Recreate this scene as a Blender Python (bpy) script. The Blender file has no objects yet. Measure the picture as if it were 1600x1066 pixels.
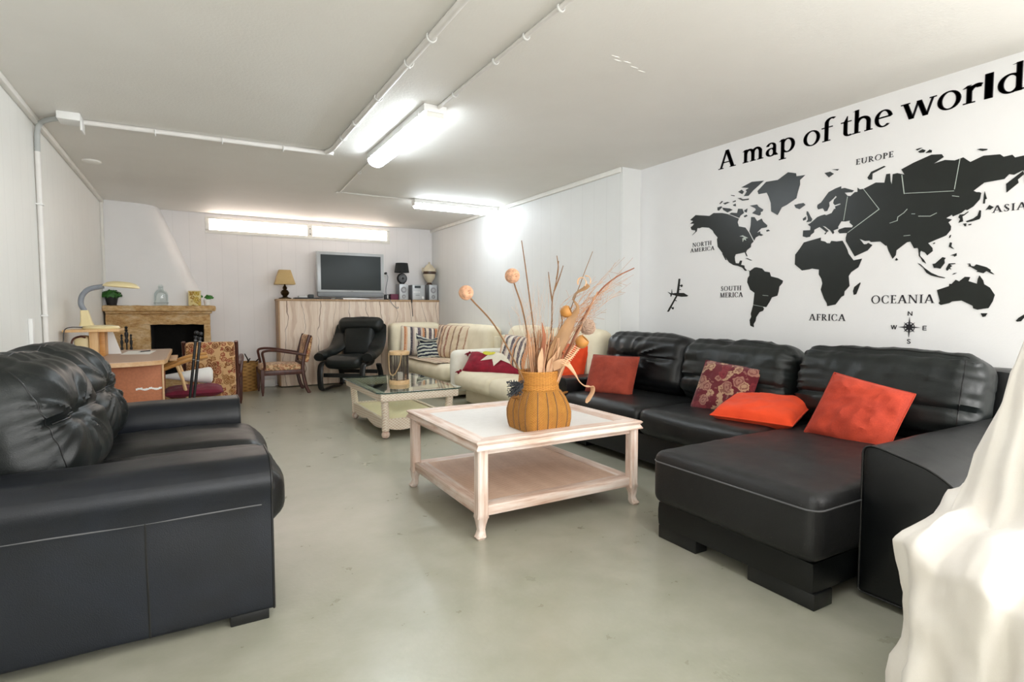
import bpy, bmesh, math, random
from mathutils import Vector, Matrix, noise
random.seed(7)
sc = bpy.context.scene
COL = sc.collection
PI = math.pi
V = Vector
R = math.radians

# ------------------------------------------------------------------ materials
def lin(c):
    if isinstance(c, str):
        c = [int(c[i:i+2], 16)/255 for i in (0, 2, 4)]
    return tuple((x/12.92 if x <= .04045 else ((x+.055)/1.055)**2.4) for x in c) + (1,)

class MT:
    """a small node-tree writer"""
    def __init__(s, name):
        s.m = bpy.data.materials.new(name); s.m.use_nodes = True
        s.t = s.m.node_tree; s.b = s.t.nodes['Principled BSDF']; s.out = s.t.nodes['Material Output']
    def n(s, typ, ins=None, **kw):
        d = s.t.nodes.new('ShaderNode'+typ)
        for k, v in kw.items(): setattr(d, k, v)
        for k, v in (ins or {}).items(): s.put(d.inputs[k], v)
        return d
    def put(s, sock, v):
        if hasattr(v, 'is_output') or isinstance(v, bpy.types.NodeSocket): s.t.links.new(v, sock)
        else: sock.default_value = v
    def set(s, **kw):
        for k, v in kw.items(): s.put(s.b.inputs[k.replace('_', ' ')], v)
        return s
    def co(s, which='Object', scale=None):
        o = s.n('TexCoord').outputs[which]
        if scale is not None:
            mp = s.n('Mapping', {'Vector': o, 'Scale': scale}); o = mp.outputs[0]
        return o
    def noise(s, vec, scale, detail=3, rough=.5, dist=0):
        return s.n('TexNoise', {'Vector': vec, 'Scale': scale, 'Detail': detail, 'Roughness': rough, 'Distortion': dist}).outputs['Fac']
    def ramp(s, fac, stops, mode='LINEAR'):
        r = s.n('ValToRGB', {'Fac': fac}); cr = r.color_ramp; cr.interpolation = mode
        while len(cr.elements) < len(stops): cr.elements.new(.5)
        for e, (p, c) in zip(cr.elements, stops):
            e.position = p; e.color = c if isinstance(c, tuple) and len(c) == 4 else lin(c)
        return r.outputs['Color']
    def math(s, op, a, b=0.0, c=0.0):
        d = s.n('Math', operation=op); s.put(d.inputs[0], a); s.put(d.inputs[1], b); s.put(d.inputs[2], c); return d.outputs[0]
    def mix(s, f, a, b, mode='MIX'):
        d = s.n('MixRGB', blend_type=mode); s.put(d.inputs[0], f); s.put(d.inputs[1], a); s.put(d.inputs[2], b); return d.outputs[0]
    def xyz(s, v):
        d = s.n('SeparateXYZ', {'Vector': v}); return d.outputs
    def bump(s, h, strength=.3, dist=.01, normal=None):
        d = s.n('Bump', {'Height': h, 'Strength': strength, 'Distance': dist})
        if normal: s.put(d.inputs['Normal'], normal)
        s.put(s.b.inputs['Normal'], d.outputs[0]); return d.outputs[0]

def simple(name, c, rough=.5, metal=0, var=.12, vs=8, bs=60, bstr=.1, bdist=.002, scale=(1, 1, 1), **kw):
    t = MT(name); v = t.co('Object', scale); base = lin(c)
    dark = tuple(x*(1-var) for x in base[:3])+(1,); light = tuple(min(1, x*(1+var*.6)) for x in base[:3])+(1,)
    t.set(Base_Color=t.ramp(t.noise(v, vs, 4), [(.3, dark), (.7, light)]), Roughness=rough, Metallic=metal, **kw)
    t.bump(t.noise(v, bs, 3), bstr, bdist)
    return t.m

def wall_mat(name, c, groove=None, axis=0, rough=.55):
    t = MT(name); v = t.co('Object'); base = lin(c)
    d = tuple(x*.955 for x in base[:3])+(1,)
    colr = t.ramp(t.noise(v, 1.7, 5, .6), [(.3, d), (.7, base)])
    h = t.noise(v, 90, 3)
    if groove:
        x = t.xyz(v)[axis]
        f = t.math('FRACT', t.math('DIVIDE', x, groove))
        g = t.math('LESS_THAN', f, .05)
        colr = t.mix(t.math('MULTIPLY', g, .07), colr, lin('8d8d88'))
        h = t.math('SUBTRACT', t.math('MULTIPLY', h, .25), t.math('MULTIPLY', g, .8))
    t.set(Base_Color=colr, Roughness=rough)
    t.bump(h, .22, .003)
    return t.m

def floor_mat():
    t = MT('painted_concrete'); v = t.co('Object')
    a = t.noise(v, .9, 6, .65); b = t.noise(v, 6, 5, .6); sp = t.noise(v, 140, 2)
    c = t.ramp(a, [(.3, '9a9a8a'), (.52, 'a5a393'), (.72, 'b1ad9f')])
    c = t.mix(.25, c, t.ramp(b, [(.35, '92947f'), (.65, 'b7b5a9')]))
    t.set(Base_Color=c, Roughness=t.math('ADD', t.math('MULTIPLY', b, .16), .22), Coat_Weight=.15, Coat_Roughness=.2)
    h = t.math('ADD', t.math('MULTIPLY', t.noise(v, 55, 4), .7), t.math('MULTIPLY', t.noise(v, 4, 3), .9))
    t.bump(h, .14, .006)
    return t.m

def ceil_mat():
    t = MT('ceiling_plaster'); v = t.co('Object')
    a = t.noise(v, .7, 6, .6)
    c = t.ramp(a, [(.3, 'e9e6e0'), (.7, 'f1efea')])
    t.set(Base_Color=c, Roughness=.62)
    t.bump(t.math('ADD', t.noise(v, 70, 4), t.math('MULTIPLY', t.noise(v, 2.2, 4), 1.6)), .28, .005)
    return t.m

def leather(name, c, c2, rough=.36, scuff=.0, crease=1.0):
    t = MT(name); v = t.co('Object')
    big = t.noise(v, 3.2, 5, .6, .6)
    col = t.ramp(big, [(.35, c), (.68, c2)])
    if scuff:
        s = t.math('MULTIPLY', t.math('GREATER_THAN', t.noise(t.co('Object', (6, 3, 6)), 5, 6, .75), .66), scuff)
        col = t.mix(s, col, lin('6b6864'))
    t.set(Base_Color=col, Roughness=t.math('ADD', t.math('MULTIPLY', t.noise(v, 9, 4), .22), rough-.1), Specular_IOR_Level=.4)
    vor = t.n('TexVoronoi', {'Vector': v, 'Scale': 260}, feature='F1').outputs['Distance']
    w = t.noise(t.co('Object', (1, 1, 1.6)), 13, 6, .62, 1.2)
    ridge = t.math('POWER', t.math('SUBTRACT', 1, t.math('ABSOLUTE', t.math('MULTIPLY', t.math('SUBTRACT', w, .5), 3.2))), 3)
    h = t.math('ADD', t.math('MULTIPLY', vor, .10), t.math('MULTIPLY', ridge, -.38*crease))
    h = t.math('ADD', h, t.math('MULTIPLY', t.noise(v, 420, 2), .10))
    t.bump(h, .42, .006)
    return t.m

def wood(name, c1, c2, axis='z', scale=1, rough=.5, bstr=.2):
    t = MT(name)
    s = {'x': (1.2, 14, 14), 'y': (14, 1.2, 14), 'z': (14, 14, 1.2)}[axis]
    v = t.co('Object', tuple(k*scale for k in s))
    a = t.noise(v, 2.2, 6, .65, .8); b = t.noise(v, 11, 4)
    c = t.mix(.3, t.ramp(a, [(.32, c1), (.68, c2)]), t.ramp(b, [(.3, c1), (.7, c2)]))
    t.set(Base_Color=c, Roughness=rough); t.bump(t.math('ADD', a, b), bstr, .002)
    return t.m

def whitewash(name, axis):
    t = MT(name)
    s = {'x': (1.0, 16, 16), 'y': (16, 1.0, 16), 'z': (16, 16, 1.0)}[axis]
    v = t.co('Object', s)
    a = t.noise(v, 2.0, 8, .7, .5); b = t.noise(t.co('Object'), 4, 3)
    f = t.math('ADD', t.math('MULTIPLY', a, .75), t.math('MULTIPLY', b, .3))
    c = t.ramp(f, [(.36, 'b98f78'), (.48, 'd9bdac'), (.6, 'ecdcd2'), (.75, 'f2e8e1')])
    t.set(Base_Color=c, Roughness=.55); t.bump(a, .25, .002)
    return t.m

def weave(name, c1, c2, sx, sy, coord='UV', strength=.7, dist=.004, rough=.7, herring=False):
    t = MT(name); v = t.co(coord); x, y, z = t.xyz(v)[:3]
    u = t.math('MULTIPLY', x, sx); w = t.math('MULTIPLY', y, sy)
    if coord == 'Object': w = t.math('MULTIPLY', t.math('ADD', z, t.math('MULTIPLY', y, .77)), sy); u = t.math('MULTIPLY', t.math('ADD', x, y), sx)
    if herring:
        zz = t.math('ABSOLUTE', t.math('SUBTRACT', t.math('FRACT', u), .5))
        h = t.math('ADD', t.math('MULTIPLY', t.math('SINE', t.math('MULTIPLY', t.math('ADD', w, t.math('MULTIPLY', zz, 5.0)), 2*PI)), .5), .5)
        edge = t.math('LESS_THAN', t.math('ABSOLUTE', t.math('SUBTRACT', zz, .25)), .245)
        h = t.math('MULTIPLY', h, t.math('ADD', t.math('MULTIPLY', edge, .5), .5))
    else:
        h1 = t.math('SINE', t.math('MULTIPLY', u, 2*PI)); h2 = t.math('SINE', t.math('MULTIPLY', w, 2*PI))
        h = t.math('ADD', t.math('MULTIPLY', t.math('MULTIPLY', h1, h2), .5), .5)
    nz = t.noise(t.co('Object'), 30, 4)
    f = t.math('ADD', t.math('MULTIPLY', h, .7), t.math('MULTIPLY', nz, .35))
    t.set(Base_Color=t.ramp(f, [(.12, c1), (.62, c2)]), Roughness=rough)
    t.bump(f, strength, dist)
    return t.m

def fabric(name, c, c2=None, rough=.9, ns=6, bs=300, bstr=.35, sheen=.06):
    t = MT(name); v = t.co('Object')
    f = t.math('ADD', t.math('MULTIPLY', t.noise(v, ns, 5, .6), .7), t.math('MULTIPLY', t.noise(v, bs, 2), .3))
    b = lin(c); c2 = lin(c2) if c2 else tuple(x*.82 for x in b[:3])+(1,)
    t.set(Base_Color=t.ramp(f, [(.35, c2), (.65, b)]), Roughness=rough, Sheen_Weight=sheen)
    h = t.math('ADD', t.math('MULTIPLY', t.noise(v, bs, 2), .3), t.math('MULTIPLY', t.noise(v, 14, 4, .6, .8), .8))
    t.bump(h, bstr, .004)
    return t.m

def floral(name, base, cols, scale=22):
    t = MT(name); v = t.co('Object')
    w = t.n('VectorMath', {0: v, 1: t.n('TexNoise', {'Vector': v, 'Scale': 9.0}).outputs['Color']}, operation='ADD')
    w2 = t.n('Mapping', {'Vector': v})
    vo = t.n('TexVoronoi', {'Vector': v, 'Scale': scale}, feature='F1')
    d = t.math('ADD', vo.outputs['Distance'], t.math('MULTIPLY', t.math('SUBTRACT', t.noise(v, scale*3, 3), .5), .55))
    rnd = t.xyz(vo.outputs['Color'])[0]
    petals = t.ramp(rnd, [(0, cols[0]), (.4, cols[1]), (.75, cols[2])], 'CONSTANT')
    ringv = t.math('SINE', t.math('MULTIPLY', d, 22))
    petals = t.mix(t.math('MULTIPLY', t.math('GREATER_THAN', ringv, .25), .65), petals, lin(base))
    f = t.math('LESS_THAN', d, .56)
    leaf = t.math('GREATER_THAN', t.noise(v, scale*1.7, 4), .6)
    c = t.mix(t.math('MULTIPLY', leaf, .55), lin(base), lin(cols[1]))
    c = t.mix(f, c, petals)
    t.set(Base_Color=c, Roughness=.9, Sheen_Weight=.2); t.bump(t.noise(v, 300, 2), .25, .002)
    return t.m

def stripes(name, bands, noise_amt=.5, rough=.92):
    t = MT(name); v = t.co('UV'); x, y = t.xyz(v)[:2]
    nz = t.noise(t.co('UV', (60, 60, 1)), 1, 4, .7)
    xx = t.math('ADD', x, t.math('MULTIPLY', t.math('SUBTRACT', nz, .5), .02))
    st = []; p = 0.0; tot = sum(w for w, _ in bands)
    for w, c in bands: st.append((p/tot, c)); p += w
    c = t.ramp(xx, st, 'CONSTANT')
    mot = t.math('GREATER_THAN', t.noise(t.co('UV', (26, 60, 1)), 1, 3, .7), .56)
    c = t.mix(t.math('MULTIPLY', mot, noise_amt), c, lin('e3d3bf'))
    t.set(Base_Color=c, Roughness=rough, Sheen_Weight=.2); t.bump(nz, .5, .004)
    return t.m

def emit(name, c, s):
    t = MT(name); t.set(Base_Color=lin(c), Emission_Color=lin(c), Emission_Strength=s, Roughness=.4); return t.m

def glass(name, tint='e8f4f0', alpha=.25, rough=.03):
    t = MT(name)
    t.set(Base_Color=lin(tint), Roughness=rough, Transmission_Weight=0.0)
    g = t.n('BsdfGlossy', {'Color': (1, 1, 1, 1), 'Roughness': rough})
    tr = t.n('BsdfTransparent', {'Color': lin(tint)})
    fr = t.n('Fresnel', {'IOR': 1.5})
    bk = t.n('NewGeometry').outputs['Backfacing']
    f = t.math('MULTIPLY', t.math('ADD', t.math('MINIMUM', fr.outputs[0], .8), alpha*.2), t.math('SUBTRACT', 1, bk))
    mx = t.n('MixShader', {0: f, 1: tr.outputs[0], 2: g.outputs[0]})
    t.t.links.new(mx.outputs[0], t.out.inputs['Surface'])
    return t.m

M = {}
M['floor'] = floor_mat()
M['ceiling'] = ceil_mat()
M['wall'] = wall_mat('white_wall_paint', 'efeeee')
M['wall_left'] = wall_mat('white_boarded_wall_paint', 'eeeeea', .2, 1)
M['wall_far'] = wall_mat('white_boarded_far_wall_paint', 'e9eae9', .2, 1)
M['wall_back'] = wall_mat('white_boarded_back_wall_paint', 'f1eeee', .2, 0)
M['trim'] = simple('trim_paint', 'eeece6', .5, var=.04)
M['pvc'] = simple('white_pvc', 'e9e6e2', .45, var=.05)
M['pvc_grey'] = simple('grey_pvc', 'b5b8b6', .5, var=.08)
M['leather'] = leather('black_leather', '08090a', '111315', .34, 0, .2)
M['leather_navy'] = leather('blue_black_leather', '0d1016', '141922', .36, 0, .05)
M['leather_seat'] = leather('worn_black_leather', '111213', '202121', .36, .15, .3)
M['leather_back'] = leather('soft_grey_black_leather', '101414', '1f2423', .38, 0, .22)
M['leather_grey'] = leather('dull_charcoal_leather', '161617', '232324', .44, .2, .3)
M['thread'] = simple('seam_thread', '5a5a5c', .6)
M['piping'] = simple('dark_piping', '101011', .4)
M['black_plastic'] = simple('black_plastic', '17171a', .4, var=.1)
M['black_wood'] = simple('black_lacquered_wood', '151617', .35, var=.2)
M['ww_x'] = whitewash('whitewashed_wood_x', 'x')
M['ww_y'] = whitewash('whitewashed_wood_y', 'y')
M['ww_z'] = whitewash('whitewashed_wood_z', 'z')
M['cane'] = weave('pale_cane_panel', 'd3cdc5', 'ebe7e2', 90, 90, 'Object', .3, .001, .5)
M['rattan'] = weave('rattan_shelf_weave', 'b58e74', 'dfc0aa', 3.2, 55, 'UV', .5, .002, .6)
M['basket'] = weave('orange_woven_fibre', '7d4310', 'da9840', 16, 30, 'UV', .9, .006, .65, True)
M['basket_rim'] = weave('orange_plaited_band', '96551a', 'd79440', 22, 24, 'UV', .9, .006, .65)
M['wicker'] = weave('cream_wicker', 'cdac90', 'f0e3d2', 30, 42, 'Object', .6, .003, .6)
M['wicker_shelf'] = weave('straw_wicker', 'd3bd8c', 'ecdcb6', 40, 40, 'Object', .5, .003, .65)
M['glass'] = glass('clear_table_glass', 'eef6f2', .7)
M['glass_edge'] = simple('green_glass_edge', '2c423b', .15)
M['jar_glass'] = glass('pale_jar_glass', 'f6f9f9', .2)
M['cream'] = fabric('cream_upholstery', 'f2e7cd', 'e4d8bc', ns=5)
M['cream_white'] = fabric('white_upholstery', 'f4f1e6', 'e6e0d0')
M['white_cloth'] = fabric('white_cotton_sheet', 'e3ded7', 'dcd5cd', bs=500, bstr=.12, sheen=.1)
M['rust'] = fabric('rust_corduroy', 'a3412c', '83301f', ns=8, bs=160, bstr=.6)
M['rust_red'] = fabric('rust_red_velvet', 'c04127', '9c2f1b', ns=7, bs=160, bstr=.6)
M['orange'] = fabric('bright_orange_cotton', 'ee4c1d', 'd63c12', ns=5)
M['burgundy'] = fabric('burgundy_knit', '7d1433', '5e0d25', ns=14)
M['crimson'] = fabric('crimson_knit', '9c1430', '780c22', ns=14, bs=120)
M['yellow_felt'] = fabric('yellow_felt', 'd9cf3a')
M['white_felt'] = fabric('white_felt', 'efe6d2')
M['floral'] = floral('floral_tapestry', 'd8ae7e', ['7a431f', '94602c', '9a4a30'], 17)
M['floral_seat'] = floral('floral_seat_tapestry', 'd8b68e', ['9a5a34', '7a5a34', 'b06a4a'], 34)
M['brocade'] = floral('burgundy_gold_brocade', '5d0f1c', ['a8866a', '94685a', '76222a'], 15)
K = [(.7, 'ecdfca'), (.5, 'c77b4c'), (.5, 'e0b48c'), (.9, 'eadfcf'), (.7, '3c3644'), (.5, 'b9a69c'), (1.0, 'ece2d2'), (.9, '55485a'), (.5, 'cdb9a6'), (.6, 'c98655'), (.5, '473c44'), (.8, 'e8d9c4'), (.9, '5a4c58'), (.7, 'efe5d6'), (.4, '3a3340'), (.9, 'd68b57'), (.5, 'e9dbc6')]
M['kilim'] = stripes('kilim_stripes', K)
M['kilim_beige'] = stripes('beige_kilim_stripes', [(.8, 'd8c2a4'), (.5, '8a5a46'), (.7, 'd9c4a8'), (.5, '7a5a50'), (.6, 'cfae8c'), (.4, '8c6048'), (.8, 'dcc8ac'), (.5, '9a6450'), (1.2, 'd6bf9e'), (.4, '8d6a50'), (1.4, 'dac6a6'), (.4, '8a6048'), (1.6, 'd9c7aa'), (.4, 'a87e60'), (1.2, 'e0d0b6')], .6)
def zebra():
    t = MT('navy_cream_zebra'); v = t.co('UV'); x, y = t.xyz(v)[:2]
    nz = t.noise(t.co('UV', (5, 3, 1)), 1, 2)
    f = t.math('SINE', t.math('ADD', t.math('MULTIPLY', y, 44), t.math('MULTIPLY', nz, 7)))
    c = t.ramp(t.math('ADD', t.math('MULTIPLY', f, .5), .5), [(0, '1d2436'), (.45, '2a3044'), (.52, 'b9bbae'), (1, 'c9cabd')])
    t.set(Base_Color=c, Roughness=.9); return t.m
M['zebra'] = zebra()
def stone():
    t = MT('golden_rough_stone'); v = t.co('Object', (1, 1, 2.2))
    a = t.noise(v, 5, 8, .7, 1); b = t.noise(v, 28, 5, .6)
    c = t.mix(.4, t.ramp(a, [(.32, 'a06c32'), (.48, 'd0a468'), (.64, 'e9d0a6')]), t.ramp(b, [(.3, '94622c'), (.6, 'e0c294')]))
    t.set(Base_Color=c, Roughness=.85); t.bump(t.math('ADD', a, b), .8, .012); return t.m
M['stone'] = stone()
M['soot'] = simple('soot_black', '14120f', .95, var=.4, vs=5, bs=20, bstr=.6, bdist=.01)
def plank():
    t = MT('live_edge_planks'); v = t.co('Object'); x, y, z = t.xyz(v)[:3]
    wob = t.n('TexNoise', {'Vector': t.co('Object', (1.6, 1, 1.1)), 'Scale': 1.4, 'Detail': 3.0}).outputs['Fac']
    u = t.math('ADD', x, t.math('MULTIPLY', t.math('SUBTRACT', wob, .5), .34))
    g = t.noise(t.co('Object', (9, 1, .5)), 3, 6, .65, .6)
    c = t.ramp(g, [(.3, 'dcc4ac'), (.5, 'f3dfcc'), (.72, 'f8e9da')])
    f = t.math('FRACT', t.math('DIVIDE', u, .235))
    band = t.math('LESS_THAN', t.math('ABSOLUTE', t.math('SUBTRACT', f, .5)), t.math('SUBTRACT', t.math('MULTIPLY', t.noise(t.co('Object', (2, 1, 1.3)), 1.5, 3), .42), .1))
    c = t.mix(t.math('MULTIPLY', band, .32), c, lin('c09a7e'))
    crack = t.math('LESS_THAN', t.math('ABSOLUTE', t.math('SUBTRACT', f, .12)), t.math('SUBTRACT', t.math('MULTIPLY', t.noise(t.co('Object', (3, 1, 2)), 1, 2), .07), .02))
    c = t.mix(t.math('MULTIPLY', crack, .75), c, lin('7d573c'))
    t.set(Base_Color=c, Roughness=.5); t.bump(g, .15, .002); return t.m
M['plank'] = plank()
M['plank_side'] = wood('cabinet_edge_wood', 'a88560', 'c9a987', 'z')
M['mahogany'] = wood('dark_mahogany', '3a1d16', '5f342a', 'z', 1, .35)
M['desk_top'] = wood('beech_desk_top', 'c69a6c', 'dbb68c', 'y', .7, .4)
M['desk_grey'] = simple('taupe_desk_surface', 'b99c86', .45, var=.06)
M['desk_panel'] = simple('terracotta_desk_panel', 'b6704a', .6, var=.12, vs=60)
M['beech'] = wood('pale_beech', 'd8a972', 'e9c896', 'z', .8, .45)
M['oak'] = wood('honey_oak', 'b98040', 'd6a262', 'x', .8, .45)
M['lamp_cream'] = simple('cream_enamel', 'ead9a8', .35, var=.05)
M['gooseneck'] = weave('grey_ribbed_hose', '5c626d', '8f959e', .01, 40, 'UV', .4, .002, .4)
M['shade_tan'] = fabric('tan_lampshade', 'd6bb88', 'c0a26e', ns=3, bstr=.1)
M['bronze'] = simple('dark_bronze', '4a3a22', .3, .8, var=.2)
M['silver'] = simple('silver_plastic', 'c3c7ca', .35, .25, var=.05)
M['silver_dark'] = simple('grey_plastic', '8b8f93', .45, var=.05)
M['screen'] = simple('dark_screen', '333b3e', .5, var=.04, vs=3, bs=5, bstr=0.0)
M['speaker_cone'] = simple('grey_speaker_cone', '9b9b9e', .5, var=.1)
M['black_cloth'] = fabric('black_lampshade_cloth', '2a2c2c', '202222', ns=20)
M['ceramic_cream'] = simple('cream_ceramic', 'dccfb4', .35, var=.08)
M['ceramic_brown'] = simple('dark_brown_glaze', '4a3528', .3, var=.2)
M['maroon_box'] = simple('maroon_card', '6d2945', .6)
M['white_plastic'] = simple('white_plastic', 'eeeeec', .35, var=.03)
M['paper'] = simple('white_paper', 'f3f1ec', .8, var=.03)
M['sticker'] = simple('black_acrylic', '141916', .32, var=.2, vs=14, bs=400, bstr=.04)
M['letter'] = simple('dark_vinyl', '26242a', .4, var=.1)
M['seam_grey'] = simple('pale_gap', 'b9c2ba', .6)
M['leaf'] = simple('green_leaf', '2f6a22', .5, var=.35, vs=40)
M['leaf2'] = simple('bright_leaf', '3f8a30', .5, var=.3, vs=40)
M['basket_brown'] = weave('brown_log_basket', '7a5224', 'b78a4a', 8, 22, 'UV', .8, .006, .7)
M['bark'] = simple('dark_twig', '3a2c24', .8, var=.3)
M['stem_brown'] = simple('brown_dry_stem', '8a6340', .75, var=.25)
M['stem_pink'] = simple('pinkish_dry_stem', 'c99873', .75, var=.25)
M['stem_pale'] = simple('pale_dry_grass', 'd8b9a2', .8, var=.2)
M['dry_leaf'] = simple('tan_dry_leaf', 'a37c55', .65, var=.25, vs=12)
M['dry_leaf2'] = simple('light_dry_leaf', 'cfa681', .65, var=.2, vs=12)
M['sword_leaf'] = simple('russet_dry_leaf', '9a5a38', .6, var=.2)
M['pod'] = simple('golden_seed_cup', 'c78a45', .5, var=.2)
M['ball_core'] = simple('tan_ball_core', 'a87450', .9)
M['ball'] = simple('cream_wicker_ball', 'dba988', .8, var=.3, vs=50)
M['shaving'] = simple('pale_wood_shaving', 'dfb38c', .6, var=.15)
M['hydrangea'] = simple('rusty_dry_flowers', 'b5653e', .85, var=.35, vs=40)
M['lavender'] = simple('dried_lavender', '3d3f43', .9, var=.4, vs=60)
M['bamboo'] = wood('bamboo_wood', 'b48f62', 'd8b98c', 'x', 2, .5)
M['wire'] = simple('dark_wire', '4a4038', .5)
M['rope'] = simple('tan_rope', 'b89a72', .9)
M['yellow_card'] = floral('yellow_floral_card', 'efe2a8', ['c9a83a', 'b58b3a', 'e6c95a'], 14)
M['tube_on'] = emit('lit_fluorescent_diffuser', 'eef8ff', 22.0)
M['tube_added'] = emit('added_fluorescent_diffuser', 'f4faff', 13.0)  # glow of the two added battens that are out of view
M['pane_lit'] = emit('daylit_frosted_pane', 'ffeee2', 8.0)
M['brass'] = simple('brass', '8a6d35', .3, .9)

# ------------------------------------------------------------------ mesh builder
def softpt(u, size, r, puff=(0, 0, 0), fn=None):
    h = [k/2 for k in size]; r = min(r, min(h)*.98); u = V(u)
    p = V((u.x*h[0], u.y*h[1], u.z*h[2]))
    inn = V([max(-(h[a]-r), min(h[a]-r, p[a])) for a in range(3)])
    d = p-inn; d = d.normalized() if d.length > 1e-9 else V((0, 0, 1))
    q = inn+d*r
    for a in range(3):
        if puff[a]:
            b, e = [x for x in range(3) if x != a]
            q[a] += puff[a]*math.copysign(1, u[a])*abs(u[a])**3*max(0, 1-u[b]**2)**.8*max(0, 1-u[e]**2)**.8
    if fn:
        o = fn(q, d, u); q = q+(d*o if not isinstance(o, Vector) else o)
    return q
class MB:
    def __init__(s): s.v = []; s.f = []; s.uv = {}; s.flat = set()
    def add(s, vs, fs, M4=None, uvs=None, flat=False):
        o = len(s.v)
        for i, p in enumerate(vs):
            p = V(p); s.v.append(M4 @ p if M4 else p)
            if uvs: s.uv[o+i] = uvs[i]
        for f in fs:
            if flat: s.flat.add(len(s.f))
            s.f.append([o+i for i in f])
        return s
    def box(s, a, b, bev=0.0, M4=None):
        a = [min(p, q) for p, q in zip(a, b)], [max(p, q) for p, q in zip(a, b)]
        lo, hi = a
        if bev <= 0:
            vs = [(x, y, z) for z in (lo[2], hi[2]) for y in (lo[1], hi[1]) for x in (lo[0], hi[0])]
            return s.add(vs, [(0, 2, 3, 1), (4, 5, 7, 6), (0, 1, 5, 4), (2, 6, 7, 3), (0, 4, 6, 2), (1, 3, 7, 5)], M4, flat=True)
        bm = bmesh.new(); bmesh.ops.create_cube(bm, size=1)
        c = [(p+q)/2 for p, q in zip(lo, hi)]; d = [q-p for p, q in zip(lo, hi)]
        for v in bm.verts: v.co = V((c[0]+v.co.x*d[0], c[1]+v.co.y*d[1], c[2]+v.co.z*d[2]))
        bev = min(bev, min(d)*.49)
        bmesh.ops.bevel(bm, geom=bm.edges[:], offset=bev, segments=2, profile=.5, affect='EDGES')
        bm.verts.index_update()
        s.add([v.co.copy() for v in bm.verts], [[v.index for v in f.verts] for f in bm.faces], M4); bm.free(); return s
    def lathe(s, prof, c=(0, 0, 0), seg=24, M4=None, cap=True, sq=None, un=1, vn=1):
        """prof: (radius, z) list; sq: superellipse exponent function of z-index"""
        vs = []; uvs = []; n = len(prof)
        L = [0]
        for i in range(1, n): L.append(L[-1]+math.dist(prof[i], prof[i-1]))
        for i, (r, z) in enumerate(prof):
            e = sq[i] if sq else 2
            for k in range(seg+1):
                a = 2*PI*k/seg; ca, sa = math.cos(a), math.sin(a)
                q = (abs(ca)**e+abs(sa)**e)**(-1/e)
                vs.append((c[0]+r*q*ca, c[1]+r*q*sa, c[2]+z)); uvs.append((un*k/seg, vn*L[i]/(L[-1] or 1)))
        fs = []
        for i in range(n-1):
            for k in range(seg):
                a = i*(seg+1)+k; fs.append((a, a+1, a+seg+2, a+seg+1))
        if cap:
            if prof[0][0] > 1e-4: fs.append([k for k in range(seg)][::-1])
            if prof[-1][0] > 1e-4: fs.append([(n-1)*(seg+1)+k for k in range(seg)])
        return s.add(vs, fs, M4, uvs)
    def cyl(s, p, q, r, r2=None, seg=12):
        return s.tube([p, q], r, seg=seg, r2=r2)
    def tube(s, pts, r, seg=8, r2=None, closed=False, flat=None, cap=True):
        """flat: (w, t) rectangular-ish elliptical section"""
        pts = [V(p) for p in pts]; n = len(pts); vs = []; uvs = []; up = None
        for i, p in enumerate(pts):
            if closed: t = (pts[(i+1) % n]-pts[i-1])
            else: t = pts[min(i+1, n-1)]-pts[max(i-1, 0)]
            t = t.normalized() if t.length > 1e-9 else V((0, 0, 1))
            if up is None:
                up = V((0, 0, 1)) if abs(t.z) < .9 else V((1, 0, 0))
            x = t.cross(up)
            if x.length < 1e-6: x = t.orthogonal()
            x.normalize(); y = x.cross(t).normalized(); up = y
            rr = r if r2 is None else r+(r2-r)*i/(n-1)
            if isinstance(r, (list, tuple)): rr = r[i]
            w, h = (rr, rr) if flat is None else (flat[0]*rr, flat[1]*rr)
            for k in range(seg+1):
                a = 2*PI*k/seg; vs.append(p+x*math.cos(a)*w+y*math.sin(a)*h); uvs.append((k/seg, i/max(1, n-1)))
        fs = []; m = seg+1
        for i in range(n if closed else n-1):
            j = (i+1) % n
            for k in range(seg): fs.append((i*m+k, i*m+k+1, j*m+k+1, j*m+k))
        if cap and not closed:
            fs.append(list(range(seg))[::-1]); fs.append([(n-1)*m+k for k in range(seg)])
        return s.add(vs, fs, None, uvs)
    def loft(s, secs, cap=True, closed=True, flat=False):
        n = len(secs[0]); vs = [p for sec in secs for p in sec]; fs = []
        uvs = [(k/max(1, n-1), i/max(1, len(secs)-1)) for i, sec in enumerate(secs) for k in range(n)]
        for i in range(len(secs)-1):
            for k in range(n if closed else n-1):
                fs.append((i*n+k, i*n+(k+1) % n, (i+1)*n+(k+1) % n, (i+1)*n+k))
        if cap: fs.append(list(range(n))[::-1]); fs.append([(len(secs)-1)*n+k for k in range(n)])
        return s.add(vs, fs, None, uvs, flat=flat)
    def sqloft(s, secs):
        """secs: (cx, cy, z, hx, hy): chamfered square sections"""
        out = []
        for cx, cy, z, hx, hy in secs:
            k = .78
            out.append([V((cx+a*hx, cy+b*hy, z)) for a, b in ((k, -1), (1, -k), (1, k), (k, 1), (-k, 1), (-1, k), (-1, -k), (-k, -1))])
        return s.loft(out)
    def prism(s, poly, d, fn):
        """poly in 2-D, fn(u, v, w) -> 3-D; extruded w from 0 to d"""
        n = len(poly)
        vs = [fn(u, v, 0) for u, v in poly]+[fn(u, v, d) for u, v in poly]
        return s.add(vs, [list(range(n))[::-1], [n+i for i in range(n)]]+[(i, (i+1) % n, n+(i+1) % n, n+i) for i in range(n)], flat=True)
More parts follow.
